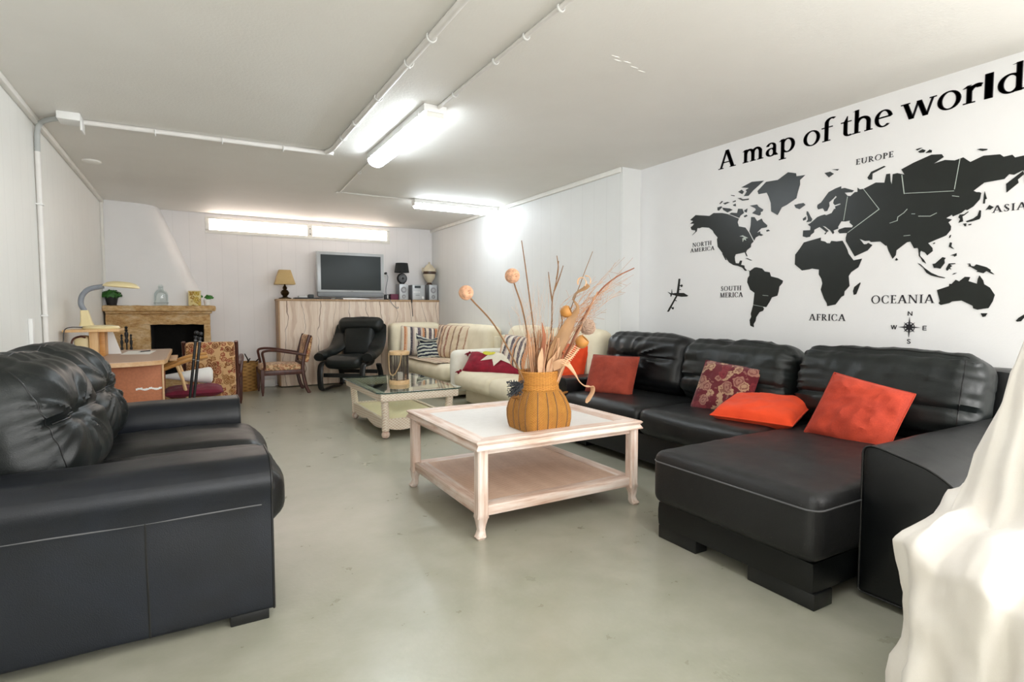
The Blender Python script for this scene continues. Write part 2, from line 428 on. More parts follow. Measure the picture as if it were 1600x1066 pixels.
    def grid(s, fn, nu, nv, uvs=True, thick=0.0, closed_u=False):
        vs = []; uv = []
        for j in range(nv+1):
            for i in range(nu+1):
                vs.append(V(fn(i/nu, j/nv))); uv.append((i/nu, j/nv))
        fs = [(j*(nu+1)+i, j*(nu+1)+i+1, (j+1)*(nu+1)+i+1, (j+1)*(nu+1)+i) for j in range(nv) for i in range(nu)]
        return s.add(vs, fs, None, uv)
    def ball(s, c, r, seg=16, sc=(1, 1, 1), fn=None):
        vs = []; fs = []
        for i in range(seg+1):
            t = PI*i/seg
            for k in range(2*seg):
                a = PI*k/seg; d = V((math.sin(t)*math.cos(a), math.sin(t)*math.sin(a), math.cos(t)))
                q = d*r*(1+(fn(d) if fn else 0)); vs.append((c[0]+q.x*sc[0], c[1]+q.y*sc[1], c[2]+q.z*sc[2]))
        m = 2*seg
        for i in range(seg):
            for k in range(m): fs.append((i*m+k, (i+1)*m+k, (i+1)*m+(k+1) % m, i*m+(k+1) % m))
        return s.add(vs, fs)
    def soft(s, c, size, r, res=.03, puff=(0, 0, 0), fn=None, M4=None):
        """a rounded, puffed and wrinkled box; fn(q, n, u) -> offset along n (float) or vector"""
        h = [k/2 for k in size]; n = [max(3, int(k/res)) for k in size]; idx = {}; vs = []; uv = []
        r = min(r, min(h)*.98)
        def vid(i, j, k):
            key = (i, j, k)
            if key not in idx:
                u = V((2*i/n[0]-1, 2*j/n[1]-1, 2*k/n[2]-1))
                q = softpt(u, size, r, puff, fn)
                q = q+V(c) if M4 is None else M4 @ q
                idx[key] = len(vs); vs.append(q); uv.append(((u.x+1)/2, (u.y+1)/2) )
            return idx[key]
        fs = []
        for a in range(3):
            b, e = [(1, 2), (2, 0), (0, 1)][a]
            for side in (0, n[a]):
                for i in range(n[b]):
                    for j in range(n[e]):
                        q = []
                        for (x, y) in ((i, j), (i+1, j), (i+1, j+1), (i, j+1)):
                            t = [0, 0, 0]; t[a] = side; t[b] = x; t[e] = y; q.append(vid(*t))
                        fs.append(q if side else q[::-1])
        return s.add(vs, fs, None, uv)
    def build(s, name, mat, parent=None, smooth=True, angle=40):
        if parent is not None and parent.get('_w'):
            off = V(parent['_w'])
            vs = [p-off for p in s.v]
        else: vs = s.v
        me = bpy.data.meshes.new(name)
        me.from_pydata([tuple(p) for p in vs], [], s.f); me.update()
        if s.uv:
            ul = me.uv_layers.new(name='UVMap')
            vi = [0]*len(me.loops); me.loops.foreach_get('vertex_index', vi)
            for li, k in enumerate(vi): ul.data[li].uv = s.uv.get(k, (0, 0))
        if smooth:
            for p in me.polygons: p.use_smooth = p.index not in s.flat
            me.set_sharp_from_angle(angle=R(angle))
        bm = bmesh.new(); bm.from_mesh(me); bmesh.ops.recalc_face_normals(bm, faces=bm.faces[:]); bm.to_mesh(me); bm.free()
        me.materials.append(mat if not isinstance(mat, str) else M[mat])
        o = bpy.data.objects.new(name, me); COL.objects.link(o)
        if parent is not None:
            o.parent = parent
            if parent.get('_w'): o['_w'] = list(parent['_w']); W0.append(o)
        return o

W0 = []
def thing(name, label, cat, loc=(0, 0, 0), rz=0.0, group=None, world=False):
    o = bpy.data.objects.new(name, None); COL.objects.link(o); o.empty_display_size = .05
    o.location = loc; o.rotation_euler = (0, 0, rz); o['label'] = label; o['category'] = cat
    if group: o['group'] = group
    if world: o['_w'] = list(loc); W0.append(o)
    return o
def tag(o, label, cat, group=None):
    o['label'] = label; o['category'] = cat
    if group: o['group'] = group
    return o
def solo(mb, name, mat, label, cat, group=None, org=None, **kw):
    """a thing that is one mesh; org moves its origin to that world point"""
    if org is not None:
        off = V(org); mb.v = [p-off for p in mb.v]
    o = mb.build(name, mat, None, **kw)
    if org is not None: o.location = org
    return tag(o, label, cat, group)
def struct(mb, name, mat, **kw):
    o = mb.build(name, mat, **kw); o['kind'] = 'structure'; return o
def frame(c, nrm, up, roll=0):
    """local x right, y up, z = outward normal"""
    z = V(nrm).normalized(); x = V(up).cross(z).normalized(); y = z.cross(x)
    m = Matrix((x, y, z)).transposed().to_4x4() @ Matrix.Rotation(roll, 4, 'Z')
    m.translation = V(c); return m
def bez(p, n=12):
    """Catmull-Rom through points"""
    p = [V(q) for q in p]; out = []
    for i in range(len(p)-1):
        a = p[i-1] if i else p[0]*2-p[1]; b, c = p[i], p[i+1]; d = p[i+2] if i+2 < len(p) else p[-1]*2-p[-2]
        for k in range(n):
            t = k/n; out.append(.5*((2*b)+(c-a)*t+(2*a-5*b+4*c-d)*t*t+(3*b-a-3*c+d)*t**3))
    out.append(p[-1]); return out
def nz(q, s, seed=0): return noise.noise(V((q[0]*s+seed*7.1, q[1]*s-seed*3.3, q[2]*s+seed*1.7)))
def ridged(q, s, seed=0, k=4): return (1-abs(nz(q, s, seed)))**k

MURAL = """
north_america:3534,1945 3471,1980 3320,1951 3278,1969 3188,1956 3137,1940 3026,1887 3037,1860 3025,1825 2962,1807 2932,1769 2884,1687 2905,1672 2908,1646 2943,1625 2952,1609 2936,1576 2947,1581 2961,1610 3048,1601 3057,1581 3053,1552 3046,1530 3014,1525 3003,1548 2985,1545 2995,1513 2963,1505 2960,1485 2936,1462 2954,1461 2981,1489 3025,1506 3066,1515 3108,1539 3182,1628 3228,1681 3237,1742 3230,1758 3268,1797 3285,1824 3323,1851 3400,1865 3428,1860 3451,1864 3458,1837 3507,1809 3473,1834 3473,1847 3516,1857 3526,1881 3503,1891 3486,1907 3533,1913 3498,1931
island:3182,1621 3170,1617 3135,1562 3146,1563
eastern_canada:2910,1883 2880,1878 2856,1843 2816,1857 2802,1832 2766,1800 2770,1785 2818,1783 2858,1752 2836,1757 2827,1760 2826,1745 2799,1730 2817,1724 2835,1730 2866,1717 2878,1695 2922,1772 2912,1819
northern_canada:3117,1937 3097,1945 3042,1934 3033,1967 2995,1960 2979,1925 3012,1909 3022,1892
island:3238,2010 3200,2013 3192,2005 3225,1981 3238,1987
island:3189,2000 3118,1983 3087,1967 3137,1953 3179,1980
island:3221,2037 3196,2056 3183,2052 3211,2034
island:3183,2035 3139,2039 3116,2032 3164,2022
island:3089,2034 3060,2039 3059,2029 3084,2027
island:3083,2006 3059,2012 3056,1990 3078,1997
island:3109,2091 3071,2081 3072,2074 3102,2084
island:3041,2053 3011,2050 2992,2036 2935,2032 2939,2022 2996,2026
island:3037,2103 3004,2114 2984,2095 2998,2078 3017,2089
island:3009,2132 2911,2158 2806,2146 2900,2088 2940,2055 2983,2059 2955,2090 2965,2104 2937,2115
island:2975,1944 2947,1956 2953,1925 2970,1932
island:2924,1974 2860,1973 2846,1954 2805,1926 2811,1912 2826,1910 2826,1890 2839,1884 2902,1912 2868,1932 2873,1945
island:2979,1900 2955,1908 2943,1897 2969,1889
island:2773,1762 2756,1766 2741,1754 2769,1751
greenland:2858,2076 2784,2133 2685,2128 2603,2168 2542,2148 2538,2125 2471,2120 2509,2093 2508,2060 2526,2001 2533,1966 2608,1930 2649,1917 2681,1865 2734,1900 2740,1966 2759,2016 2777,2050 2848,2051
island:2547,1920 2527,1920 2516,1922 2476,1922 2462,1906 2506,1882 2535,1897
island:2327,2104 2287,2105 2262,2086 2296,2068
island:2277,2119 2228,2110 2237,2102
island:2955,1557 2936,1561 2892,1541 2905,1541 2936,1555
south_america:2930,1466 2910,1458 2869,1482 2850,1483 2801,1471 2778,1447 2735,1438 2723,1406 2662,1389 2622,1368 2626,1350 2650,1325 2656,1287 2665,1256 2711,1244 2728,1212 2756,1170 2785,1173 2776,1157 2784,1141 2814,1131 2843,1091 2848,1061 2864,1037 2862,1011 2894,1023 2901,1067 2887,1094 2892,1117 2872,1187 2863,1283 2902,1308 2932,1369 2928,1402 2913,1421 2914,1455
africa:2340,1658 2340,1637 2308,1627 2295,1615 2273,1611 2264,1627 2226,1619 2188,1620 2170,1589 2154,1557 2145,1529 2110,1481 2056,1488 2077,1433 2123,1403 2139,1377 2131,1310 2163,1274 2165,1247 2183,1238 2221,1186 2278,1175 2282,1196 2302,1227 2328,1291 2318,1335 2326,1367 2346,1400 2346,1434 2374,1439 2397,1445 2417,1440 2472,1435 2529,1483 2528,1555 2494,1595 2464,1637 2430,1643
island:2062,1331 2060,1325 2085,1254 2100,1249 2106,1275 2099,1302
eurasia:2438,1761 2418,1770 2370,1805 2345,1812 2317,1816 2306,1809 2268,1819 2252,1844 2242,1845 2246,1861 2208,1868 2211,1876 2248,1870 2260,1885 2254,1908 2236,1923 2244,1933 2260,1917 2289,1895 2286,1870 2301,1838 2318,1838 2326,1853 2332,1862 2366,1859 2373,1876 2370,1892 2345,1904 2294,1966 2246,1983 2209,1990 2209,1974 2185,1975 2123,1947 2135,1937 2184,1943 2165,1919 2144,1913 2117,1934 2099,1933 2100,1961 2085,1947 2060,1946 1986,1972 1934,1961 1925,2013 1903,2012 1899,1963 1890,1940 1887,2005 1861,2006 1820,1989 1839,2024 1772,2050 1677,2076 1624,2066 1614,2048 1664,2020 1607,2029 1557,2015 1536,2019 1517,2023 1482,1989 1422,2010 1348,2000 1332,1983 1295,1985 1283,1968 1241,1970 1189,1962 1160,1932 1195,1913 1211,1884 1224,1844 1238,1823 1241,1866 1241,1888 1250,1892 1284,1877 1305,1884 1325,1862 1413,1860 1461,1824 1448,1814 1433,1811 1425,1805 1430,1771 1459,1735 1486,1719 1497,1723 1514,1708 1555,1693 1560,1704 1588,1688 1559,1676 1576,1662 1562,1637 1563,1616 1584,1587 1603,1579 1639,1566 1676,1551 1652,1520 1650,1501 1678,1478 1691,1497 1713,1509 1717,1497 1716,1478 1694,1452 1682,1429 1702,1443 1711,1465 1722,1478 1726,1517 1731,1528 1750,1527 1772,1571 1792,1568 1849,1524 1852,1494 1869,1473 1895,1526 1906,1559 1915,1560 1907,1562 1914,1560 1945,1589 2003,1592 2014,1602 2040,1602 2077,1621 2047,1582 2030,1581 2019,1588 1994,1571 2023,1539 2103,1507 2165,1615 2166,1637 2158,1669 2209,1672 2220,1688 2213,1700 2174,1708 2127,1702 2121,1712 2144,1736 2142,1751 2172,1748 2201,1753 2221,1720 2220,1706 2253,1697 2247,1683 2255,1673 2272,1699 2309,1731 2331,1739 2286,1698 2298,1693 2307,1677 2315,1680 2302,1693 2351,1734 2390,1719 2392,1700 2415,1686 2420,1673 2447,1671 2474,1682 2472,1724 2419,1720 2417,1745
island:2450,1858 2441,1856 2419,1814 2407,1796 2415,1781 2450,1781 2439,1798 2442,1820 2450,1838
island:2478,1809 2454,1822 2454,1800 2474,1794
island:2039,2014 2017,2047 1939,2068 1930,2062 2009,2034 2010,1996 2030,1999
island:1763,2128 1741,2131 1727,2129 1755,2120
island:1750,2111 1726,2121 1709,2110 1718,2099 1740,2102
island:1709,2094 1688,2109 1676,2102 1678,2089
island:1453,2052 1438,2053 1405,2043 1409,2038 1428,2037
island:1316,1834 1247,1889 1242,1871 1267,1848 1263,1830 1312,1787
island:1414,1744 1412,1792 1409,1811 1404,1791 1398,1768 1405,1766 1406,1743
island:1401,1706 1385,1732 1365,1717 1380,1705 1393,1710
island:1490,1656 1457,1667 1437,1681 1429,1710 1422,1707 1422,1674 1427,1660 1460,1652 1486,1650
island:1503,1645 1488,1644 1489,1628 1496,1629
island:1479,1637 1464,1639 1466,1632 1477,1632
island:1528,1684 1522,1699 1501,1698 1482,1711 1480,1708 1500,1691 1509,1687 1504,1658 1526,1652 1519,1673
island:1570,1570 1567,1584 1560,1588 1563,1572
island:1651,1544 1643,1552 1638,1548 1646,1542
island:1569,1521 1563,1544 1554,1541 1557,1520 1542,1505 1552,1508 1564,1516
island:1559,1467 1529,1478 1528,1464 1539,1458 1543,1466
island:1648,1424 1634,1426 1598,1461 1582,1455 1588,1444 1586,1425 1598,1407 1606,1393 1625,1399 1640,1400
island:1727,1435 1714,1429 1687,1401 1653,1372 1615,1351 1582,1340 1582,1336 1610,1342 1652,1355 1678,1373 1696,1404
island:1578,1391 1565,1421 1533,1421 1533,1416 1559,1414 1548,1406 1558,1397 1552,1385 1562,1390 1571,1379 1575,1382
island:1546,1354 1537,1363 1524,1364 1535,1357
island:1475,1412 1462,1414 1456,1399 1442,1396 1432,1407 1385,1388 1365,1371 1366,1364 1348,1346 1360,1350 1384,1366 1398,1355 1421,1363 1430,1364 1425,1370 1459,1395 1471,1400 1463,1406
island:1854,1464 1847,1476 1837,1463 1849,1459
australia:1619,1267 1559,1288 1557,1302 1547,1300 1527,1324 1510,1314 1483,1339 1458,1336 1466,1314 1425,1297 1422,1324 1415,1343 1397,1314 1392,1293 1365,1273 1342,1232 1349,1198 1367,1159 1417,1150 1437,1158 1440,1172 1494,1203 1541,1198 1553,1189 1596,1178 1608,1187 1602,1201
island:1401,1130 1371,1130 1379,1112 1392,1109
island:1245,1090 1234,1106 1211,1125 1210,1109 1223,1088 1239,1085
P_fuselage:3737,1301 3671,1304 3594,1301 3543,1277 3555,1268 3618,1267 3684,1277 3737,1291
P_wing:3658,1432 3638,1431 3653,1299 3678,1300
P_wing:3684,1280 3667,1280 3771,1131 3793,1131
P_tail:3789,1316 3744,1301 3738,1338 3731,1296 3750,1267 3756,1292
P_engine:3647,1373 3627,1374 3618,1379 3610,1369 3613,1360 3623,1354 3631,1364 3646,1366
P_engine:3659,1339 3630,1335 3630,1329 3656,1330
P_engine:3748,1178 3728,1169 3716,1174 3710,1161 3721,1152 3734,1158 3737,1166 3751,1170
P_engine:3707,1244 3677,1233 3680,1228 3709,1236
S:2872,1190 2778,1173 2778,1171 2872,1187
S:2788,1264 2740,1259 2740,1256 2788,1260
S:2063,1945 1960,1796 1957,1797 2060,1946
S:1959,1800 2154,1672 2152,1669 1957,1796
S:2164,1913 2185,1756 2182,1756 2161,1913
S:1836,1989 1818,1869 1814,1869 1831,1989
S:1813,1873 1554,1841 1554,1838 1813,1870
S:1533,2021 1554,1849 1551,1848 1530,2021
S:1562,1815 1528,1804 1528,1801 1562,1811
S:1894,1700 1851,1711 1849,1733 1816,1753 1797,1774 1794,1772 1813,1751 1846,1730 1848,1708 1893,1698
S:1771,1741 1751,1738 1751,1735 1771,1738
S:1733,1722 1670,1713 1637,1727 1636,1724 1669,1709 1733,1718
S:1810,1611 1773,1611 1773,1608 1810,1608
S:3013,1742 2982,1748 2960,1736 2931,1721 2955,1719 2949,1702 2969,1714 2981,1694 2985,1723 2969,1727 2984,1737
"""

# ------------------------------------------------------------------ the room
XL, XF, XM, YB, YC, YF, ZC = -.944, 3.63, 3.865, 9.08, 4.17, -2.6, 2.52
struct(MB().box((XL-.1, YF-.1, -.1), (XM+.1, YB+.1, 0)), 'floor', 'floor')
struct(MB().box((XL-.1, YF-.1, ZC), (XM+.1, YB+.1, ZC+.1)), 'ceiling', 'ceiling')
struct(MB().box((XL-.1, YF, 0), (XL, YB, ZC)), 'wall_left', 'wall_left')
w = MB(); w.box((XM, .45, 0), (XM+.1, YC, ZC)); w.box((XM, YF, 2.3), (XM+.1, .45, ZC)); w.box((XM, YF, 0), (XM+.1, .45, .75))  # gap left near the viewpoint for the added side window
struct(w, 'wall_right', 'wall')
f = MB()
for y in (YF, -1.1, .39): f.box((XM+.02, y, .75), (XM+.08, y+.06, 2.3), .005)
struct(f, 'added_window', 'trim')  # unseen window frame, added so light can enter from the right
struct(MB().box((XF, YC, 0), (XM+.1, YB, ZC)), 'wall_right_far', 'wall_far')
WX0, WX1, WZ0, WZ1 = .20, 2.885, 2.24, 2.475
w = MB(); w.box((XL, YB, 0), (XF, YB+.1, WZ0)); w.box((XL, YB, WZ1), (XF, YB+.1, ZC))
w.box((XL, YB, WZ0), (WX0, YB+.1, WZ1)); w.box((WX1, YB, WZ0), (XF, YB+.1, WZ1))
struct(w, 'wall_back', 'wall_back')
# strip window under the ceiling: frame with two frosted panes
f = MB()
for a, b in (((WX0, WZ0), (WX1, WZ0+.05)), ((WX0, WZ1-.03), (WX1, WZ1)), ((WX0, WZ0+.05), (WX0+.05, WZ1-.03)), ((WX1-.05, WZ0+.05), (WX1, WZ1-.03)), ((1.58, WZ0+.05), (1.66, WZ1-.03))):
    f.box((a[0], YB-.012, a[1]), (b[0], YB+.06, b[1]), .006)
wf = struct(f, 'window_1', 'trim')
for a, b in ((WX0+.05, 1.58), (1.66, WX1-.05)):
    MB().box((a, YB+.03, WZ0+.05), (b, YB+.035, WZ1-.03)).build('pane', 'pane_lit', wf)
h = MB()
for dz in (.07, .15): h.box((1.615, YB-.02, WZ0+dz), (1.63, YB-.01, WZ0+dz+.015), .002)
h.build('hinge', 'bronze', wf)
# wall behind the viewpoint with a wide glazed opening added to let light in
w = MB(); w.box((XL, YF-.1, 0), (-.6, YF, ZC)); w.box((3.5, YF-.1, 0), (XM, YF, ZC)); w.box((-.6, YF-.1, 2.3), (3.5, YF, ZC))
struct(w, 'wall_front', 'wall')
f = MB()
for x in (-.6, .75, 2.1, 3.44): f.box((x, YF-.08, 0), (x+.06, YF-.02, 2.24), .005)
f.box((-.6, YF-.08, 2.24), (3.5, YF-.02, 2.3), .005)
struct(f, 'added_door', 'trim')  # frame of the added opening, out of view
# mouldings
struct(MB().box((XL, YF, ZC-.045), (XL+.035, 8.6, ZC), .008), 'trim_1', 'trim')
struct(MB().box((XF-.03, YC+.01, ZC-.05), (XF, YB, ZC), .008), 'trim_2', 'trim')
struct(MB().box((XL, 8.52, 1.23), (XL+.03, 8.57, ZC-.04), .006), 'trim_3', 'trim')
# sloping chimney hood over the fireplace
top = [(XL, 8.60), (-.75, 8.64), (-.58, 8.68), (-.47, 8.735), (-.40, 8.81), (-.355, 8.92), (-.336, YB)]
bot = [(XL, 8.50), (-.5, 8.50), (-.2, 8.505), (0, 8.53), (.12, 8.62), (.19, 8.8), (.215, YB)]
secs = []
for i in range(9):
    t = i/8; secs.append([V((b[0]+(a[0]-b[0])*(t**.93), b[1]+(a[1]-b[1])*t, 1.2+(ZC-1.2)*t)) for a, b in zip(top, bot)]+[V((XL, YB, 1.2+(ZC-1.2)*t))])
struct(MB().loft(secs), 'wall_chimney_hood', 'wall', angle=60)

# ------------------------------------------------------------------ ceiling fittings
def rail(name, label, pts, r, clips, mat='pvc'):
    t = thing(name, label, 'conduit', tuple(pts[0]), world=True)
    MB().tube(pts, r, 10).build('pipe', mat, t)
    for x, y, ax in clips:
        m = MB(); q = []
        for k in range(11):
            a = PI*(-.15+1.3*k/10); o = (r+.006)
            q.append((x+o*math.cos(a), y, ZC-r-.004-o*math.sin(a)*1.0) if ax == 'y' else (x, y+o*math.cos(a), ZC-r-.004-o*math.sin(a)))
        m.tube(q, .0055, 6, flat=(1.6, .7)); m.build('clip', 'white_plastic', t)
    return t
z = ZC-.02
bend = bez([(-.64, 5.09, z), (.95, 5.03, z), (1.04, 4.98, z), (1.067, 4.86, z), (1.067, 4.7, z)], 8)
rail('ceiling_conduit', 'thick white conduit that bends on the ceiling from junction box toward the room front', bend+[(1.067, -2.58, z)], .019,
     [(-.2, 5.07, 'x'), (.25, 5.05, 'x'), (.7, 5.04, 'x'), (1.067, 4.5, 'y'), (1.067, 4.1, 'y'), (1.067, 3.55, 'y'), (1.067, 2.98, 'y'), (1.067, 2.65, 'y'), (1.067, 2.0, 'y')])
rail('ceiling_conduit', 'thin straight white conduit feeding the near end of the large ceiling light', [(1.475, 3.56, ZC-.014), (1.475, -2.58, ZC-.014)], .012,
     [(1.475, 3.28, 'y'), (1.475, 2.74, 'y'), (1.475, 2.42, 'y'), (1.475, 2.12, 'y'), (1.475, 1.4, 'y')])
rail('ceiling_conduit', 'thin white cable strip running from the large ceiling light to the small far light', bez([(1.45, 4.94, ZC-.008), (1.53, 6.55, ZC-.008), (1.57, 6.66, ZC-.008), (2.44, 6.66, ZC-.008)], 8), .008,
     [(1.48, 5.6, 'y')])
t = thing('junction_box', 'white square junction box on ceiling near left wall with hanging cover', 'junction box', (-.70, 5.0, ZC), world=True)
MB().box((-.77, 4.93, ZC-.055), (-.635, 5.09, ZC), .008).build('housing', 'white_plastic', t)
m = MB(); m.box((-.64, 4.94, ZC-.115), (-.628, 5.07, ZC-.045), .004); m.build('cover', 'white_plastic', t)
t = thing('white_pipe', 'white pipe with grey corrugated bend running down the left wall', 'pipe', (XL+.02, 5.2, 0), world=True)
MB().tube([(XL+.02, 5.2, .02), (XL+.02, 5.2, 2.3)], .017, 10).build('pipe', 'pvc', t)
MB().tube(bez([(XL+.02, 5.2, 2.28), (XL+.025, 5.2, 2.42), (XL+.05, 5.18, ZC-.04), (XL+.11, 5.10, ZC-.03), (-.77, 5.03, ZC-.03)], 8), .0175, 10).build('corrugated_bend', 'pvc_grey', t)
for zz in (1.9, 1.1): MB().box((XL, 5.17, zz), (XL+.042, 5.23, zz+.012), .003).build('clip', 'white_plastic', t)
t = thing('cable_trunking', 'short white cable trunking low on left wall beside the pipe', 'trunking', (XL+.012, 4.83, 0), world=True)
MB().box((XL, 4.80, 0), (XL+.024, 4.86, 1.09), .004).build('trunking', 'white_plastic', t)
solo(MB().lathe([(.075, 0), (.075, -.012), (.06, -.02), (0.001, -.022)][::-1], (-.76, 6.44, ZC-.0005), 20), 'ceiling_cover', 'trim', 'small round white cover plate on the ceiling beyond the junction box', 'cover plate')
m = MB()
for k, (x, y) in enumerate([(2.03, 2.40), (2.07, 2.43), (2.13, 2.42), (2.21, 2.45), (2.28, 2.47)]):
    m.ball((x, y, ZC), .012, 6, (2.6, .35, .22))
struct(m, 'trim_4', 'trim')

def batten(name, label, c, L, wd, ang, mat='tube_on'):
    t = thing(name, label, 'ceiling light', c, ang)
    MB().box((-wd/2, -L/2, -.05), (wd/2, L/2, 0), .006).build('housing', 'white_plastic', t)
    n = 12
    secs = []
    for y, k in ((-L/2+.012, .8), (-L/2+.02, 1), (L/2-.02, 1), (L/2-.012, .8)):
        secs.append([V((math.cos(PI+PI*i/n)*wd*.47*k, y, -.05+.062*k*math.sin(PI+PI*i/n)*(1.0))) for i in range(n+1)])
    MB().loft(secs).build('diffuser', mat, t)
    for s in (-1, 1):
        MB().box((-wd*.4, s*(L/2-.012), -.085), (wd*.4, s*(L/2), -.05), .006).build('end_cap', 'trim', t)
    for y in (-L*.42, L*.42):
        for s in (-1, 1):
            MB().box((s*wd*.5-.004, y-.012, -.07), (s*wd*.5+.008, y+.012, -.03), .003).build('clip', 'white_plastic', t)
batten('fluorescent_light', 'large lit fluorescent batten in the middle of the ceiling', (1.455, 4.25, ZC), 1.40, .165, 0)
batten('fluorescent_light', 'large added fluorescent batten nearest the viewpoint, overhead and out of view', (1.455, .75, ZC), 1.40, .165, 0, 'tube_added')  # unseen fixture added for more light from above
batten('fluorescent_light', 'large lit fluorescent batten behind the viewpoint near the glazed doors', (1.455, -1.5, ZC), 1.40, .165, 0, 'tube_added')  # second unseen fixture, also added to raise the overhead light
batten('fluorescent_light', 'small far lit fluorescent batten turned sideways near the right wall', (3.01, 6.66, ZC), 1.18, .12, PI/2)

# ------------------------------------------------------------------ map of the world on the right wall
def wallpt(u, v, w): return V((XM-w, u, v))
t = thing('world_map', 'large black world map stickers spread across the white right wall', 'wall map', (XM, 2.2, 1.6), world=True)
craft = []
for line in MURAL.strip().split('\n'):
    n, pts = line.split(':'); poly = [tuple(int(k)/1000 for k in q.split(',')) for q in pts.split()]
    if n == 'S': MB().prism(poly, .006, wallpt).build('seam_line', 'seam_grey', t, smooth=False); continue
    if n.startswith('P_'): craft.append((n[2:], poly)); continue
    MB().prism(poly, .004, wallpt).build(n, 'sticker', t, smooth=False)
t = thing('airplane_sticker', 'small black airplane sticker left of the map beside the wall corner', 'sticker', (XM, 3.72, 1.25), world=True)
for n, p in craft: MB().prism(p, .004, wallpt).build(n, 'sticker', t, smooth=False)

def G():
    g = {}
    def st(x0, y0, x1, y1, w): return [(x0-w/2, y0), (x0+w/2, y0), (x1+w/2, y1), (x1-w/2, y1)]
    def bx(x0, y0, x1, y1): return [(x0, y0), (x1, y0), (x1, y1), (x0, y1)]
    def sf(x, y, w, h=.045): return bx(x-w/2, y, x+w/2, y+h)
    def ring(cx, cy, rx, ry, wx, wy, a0=0, a1=360, n=24):
        out = []
        for i in range(n):
            q = []
            for a, k in ((a0+(a1-a0)*i/n, 0), (a0+(a1-a0)*(i+1)/n, 0), (a0+(a1-a0)*(i+1)/n, 1), (a0+(a1-a0)*i/n, 1)):
                c, s = math.cos(R(a)), math.sin(R(a)); q.append((cx+(rx-wx*k)*c, cy+(ry-wy*k)*s))
            out.append(q)
        return out
    T, t = .165, .07
    g['A'] = (.9, [st(.12, 0, .42, .98, t+.02), st(.76, 0, .44, 1.0, T), bx(.22, .3, .64, .36), sf(.12, 0, .26), sf(.76, 0, .3)])
    g['C'] = (.8, ring(.43, .5, .4, .52, .13, .05, 48, 312)+[bx(.66, .68, .7, .93), bx(.66, .07, .7, .26)])
    g['E'] = (.64, [bx(.12, 0, .26, 1), bx(.04, 0, .56, .055), bx(.04, .945, .54, 1), bx(.2, .48, .46, .53), bx(.52, 0, .57, .2), bx(.5, .82, .545, 1), bx(.43, .4, .47, .61)])
    g['F'] = (.6, [bx(.12, 0, .26, 1), sf(.19, 0, .3), bx(.04, .945, .54, 1), bx(.2, .48, .44, .53), bx(.5, .8, .545, 1), bx(.41, .4, .45, .61)])
    g['H'] = (.9, [bx(.13, 0, .27, 1), bx(.63, 0, .77, 1), bx(.2, .48, .7, .53)]+[sf(x, y, .3) for x in (.2, .7) for y in (0, .955)])
    g['I'] = (.38, [bx(.12, 0, .26, 1), sf(.19, 0, .3), sf(.19, .955, .3)])
    g['M'] = (1.06, [st(.14, 0, .2, 1, .06), st(.48, 0, .2, 1, .14), st(.5, 0, .84, 1, .06), bx(.8, 0, .94, 1), sf(.14, 0, .22), sf(.87, 0, .28), sf(.14, .955, .16), sf(.9, .955, .18)])
    g['N'] = (.94, [bx(.12, 0, .18, 1), st(.76, 0, .16, 1, .15), bx(.73, 0, .79, 1), sf(.15, 0, .24), sf(.1, .955, .18), sf(.76, .955, .24)])
    g['O'] = (.96, ring(.47, .5, .43, .52, .13, .05))
    g['P'] = (.66, [bx(.12, 0, .26, 1), sf(.19, 0, .3), sf(.12, .955, .16)]+ring(.26, .72, .34, .28, .13, .05, -90, 90, 14)+[bx(.15, .44, .27, .49), bx(.15, .95, .27, 1)])
    g['R'] = (.78, g['P'][1]+[st(.68, 0, .36, .46, .15), sf(.7, 0, .18)])
    g['S'] = (.58, ring(.28, .75, .2, .27, .11, .05, 30, 255, 16)+ring(.28, .25, .23, .27, .11, .05, -150, 90, 18)+[st(.36, .3, .2, .68, .16), bx(.42, .76, .455, .96), bx(.07, .05, .105, .27)])
    g['T'] = (.74, [bx(.3, 0, .44, 1), bx(.04, .945, .7, 1), sf(.37, 0, .32), bx(.04, .8, .085, 1), bx(.655, .8, .7, 1)])
    g['U'] = (.88, [bx(.12, .3, .26, 1), bx(.68, .3, .74, 1), sf(.19, .955, .28), sf(.71, .955, .22)]+ring(.43, .34, .31, .36, .14, .05, 180, 360, 16))
    g['D'] = (.9, [])
    def arch(x0, x1): return ring((x0+x1)/2, .42, (x1-x0)/2+.07, .27, .14, .1, 0, 170, 14)
    g['m'] = (1.14, [bx(x, 0, x+.14, .5) for x in (.1, .47, .84)]+[bx(.1, .4, .24, .68), st(.06, .6, .17, .69, .1)]+arch(.17, .54)+arch(.54, .91)+[sf(x, 0, .27) for x in (.17, .54, .91)])
    g['a'] = (.62, [bx(.38, .02, .51, .48), st(.55, 0, .47, .12, .12)]+ring(.28, .47, .23, .22, .12, .06, 0, 165, 14)+ring(.28, .2, .24, .22, .13, .06, 30, 330, 20))
    g['p'] = (.78, [bx(.13, -.3, .27, .68), sf(.2, -.32, .3), st(.08, .6, .2, .7, .1)]+ring(.42, .34, .32, .36, .14, .06, -150, 150, 22))
    g['o'] = (.74, ring(.37, .34, .34, .37, .13, .05))
    g['f'] = (.5, [bx(.16, 0, .3, .86), sf(.23, 0, .3), bx(.04, .62, .46, .67)]+ring(.42, .84, .26, .24, .14, .07, 55, 180, 14))
    g['t'] = (.48, [bx(.15, .12, .29, .66), [(.15, .64), (.29, .64), (.29, .9)], bx(.04, .62, .44, .67)]+ring(.36, .16, .21, .18, .14, .06, 180, 310, 12))
    g['h'] = (.82, [bx(.1, 0, .24, 1.04), sf(.17, 0, .28), [(.02, 1.0), (.24, 1.04), (.24, .98)], bx(.55, 0, .69, .45), sf(.62, 0, .28)]+ring(.4, .42, .29, .28, .14, .1, 0, 170, 14))
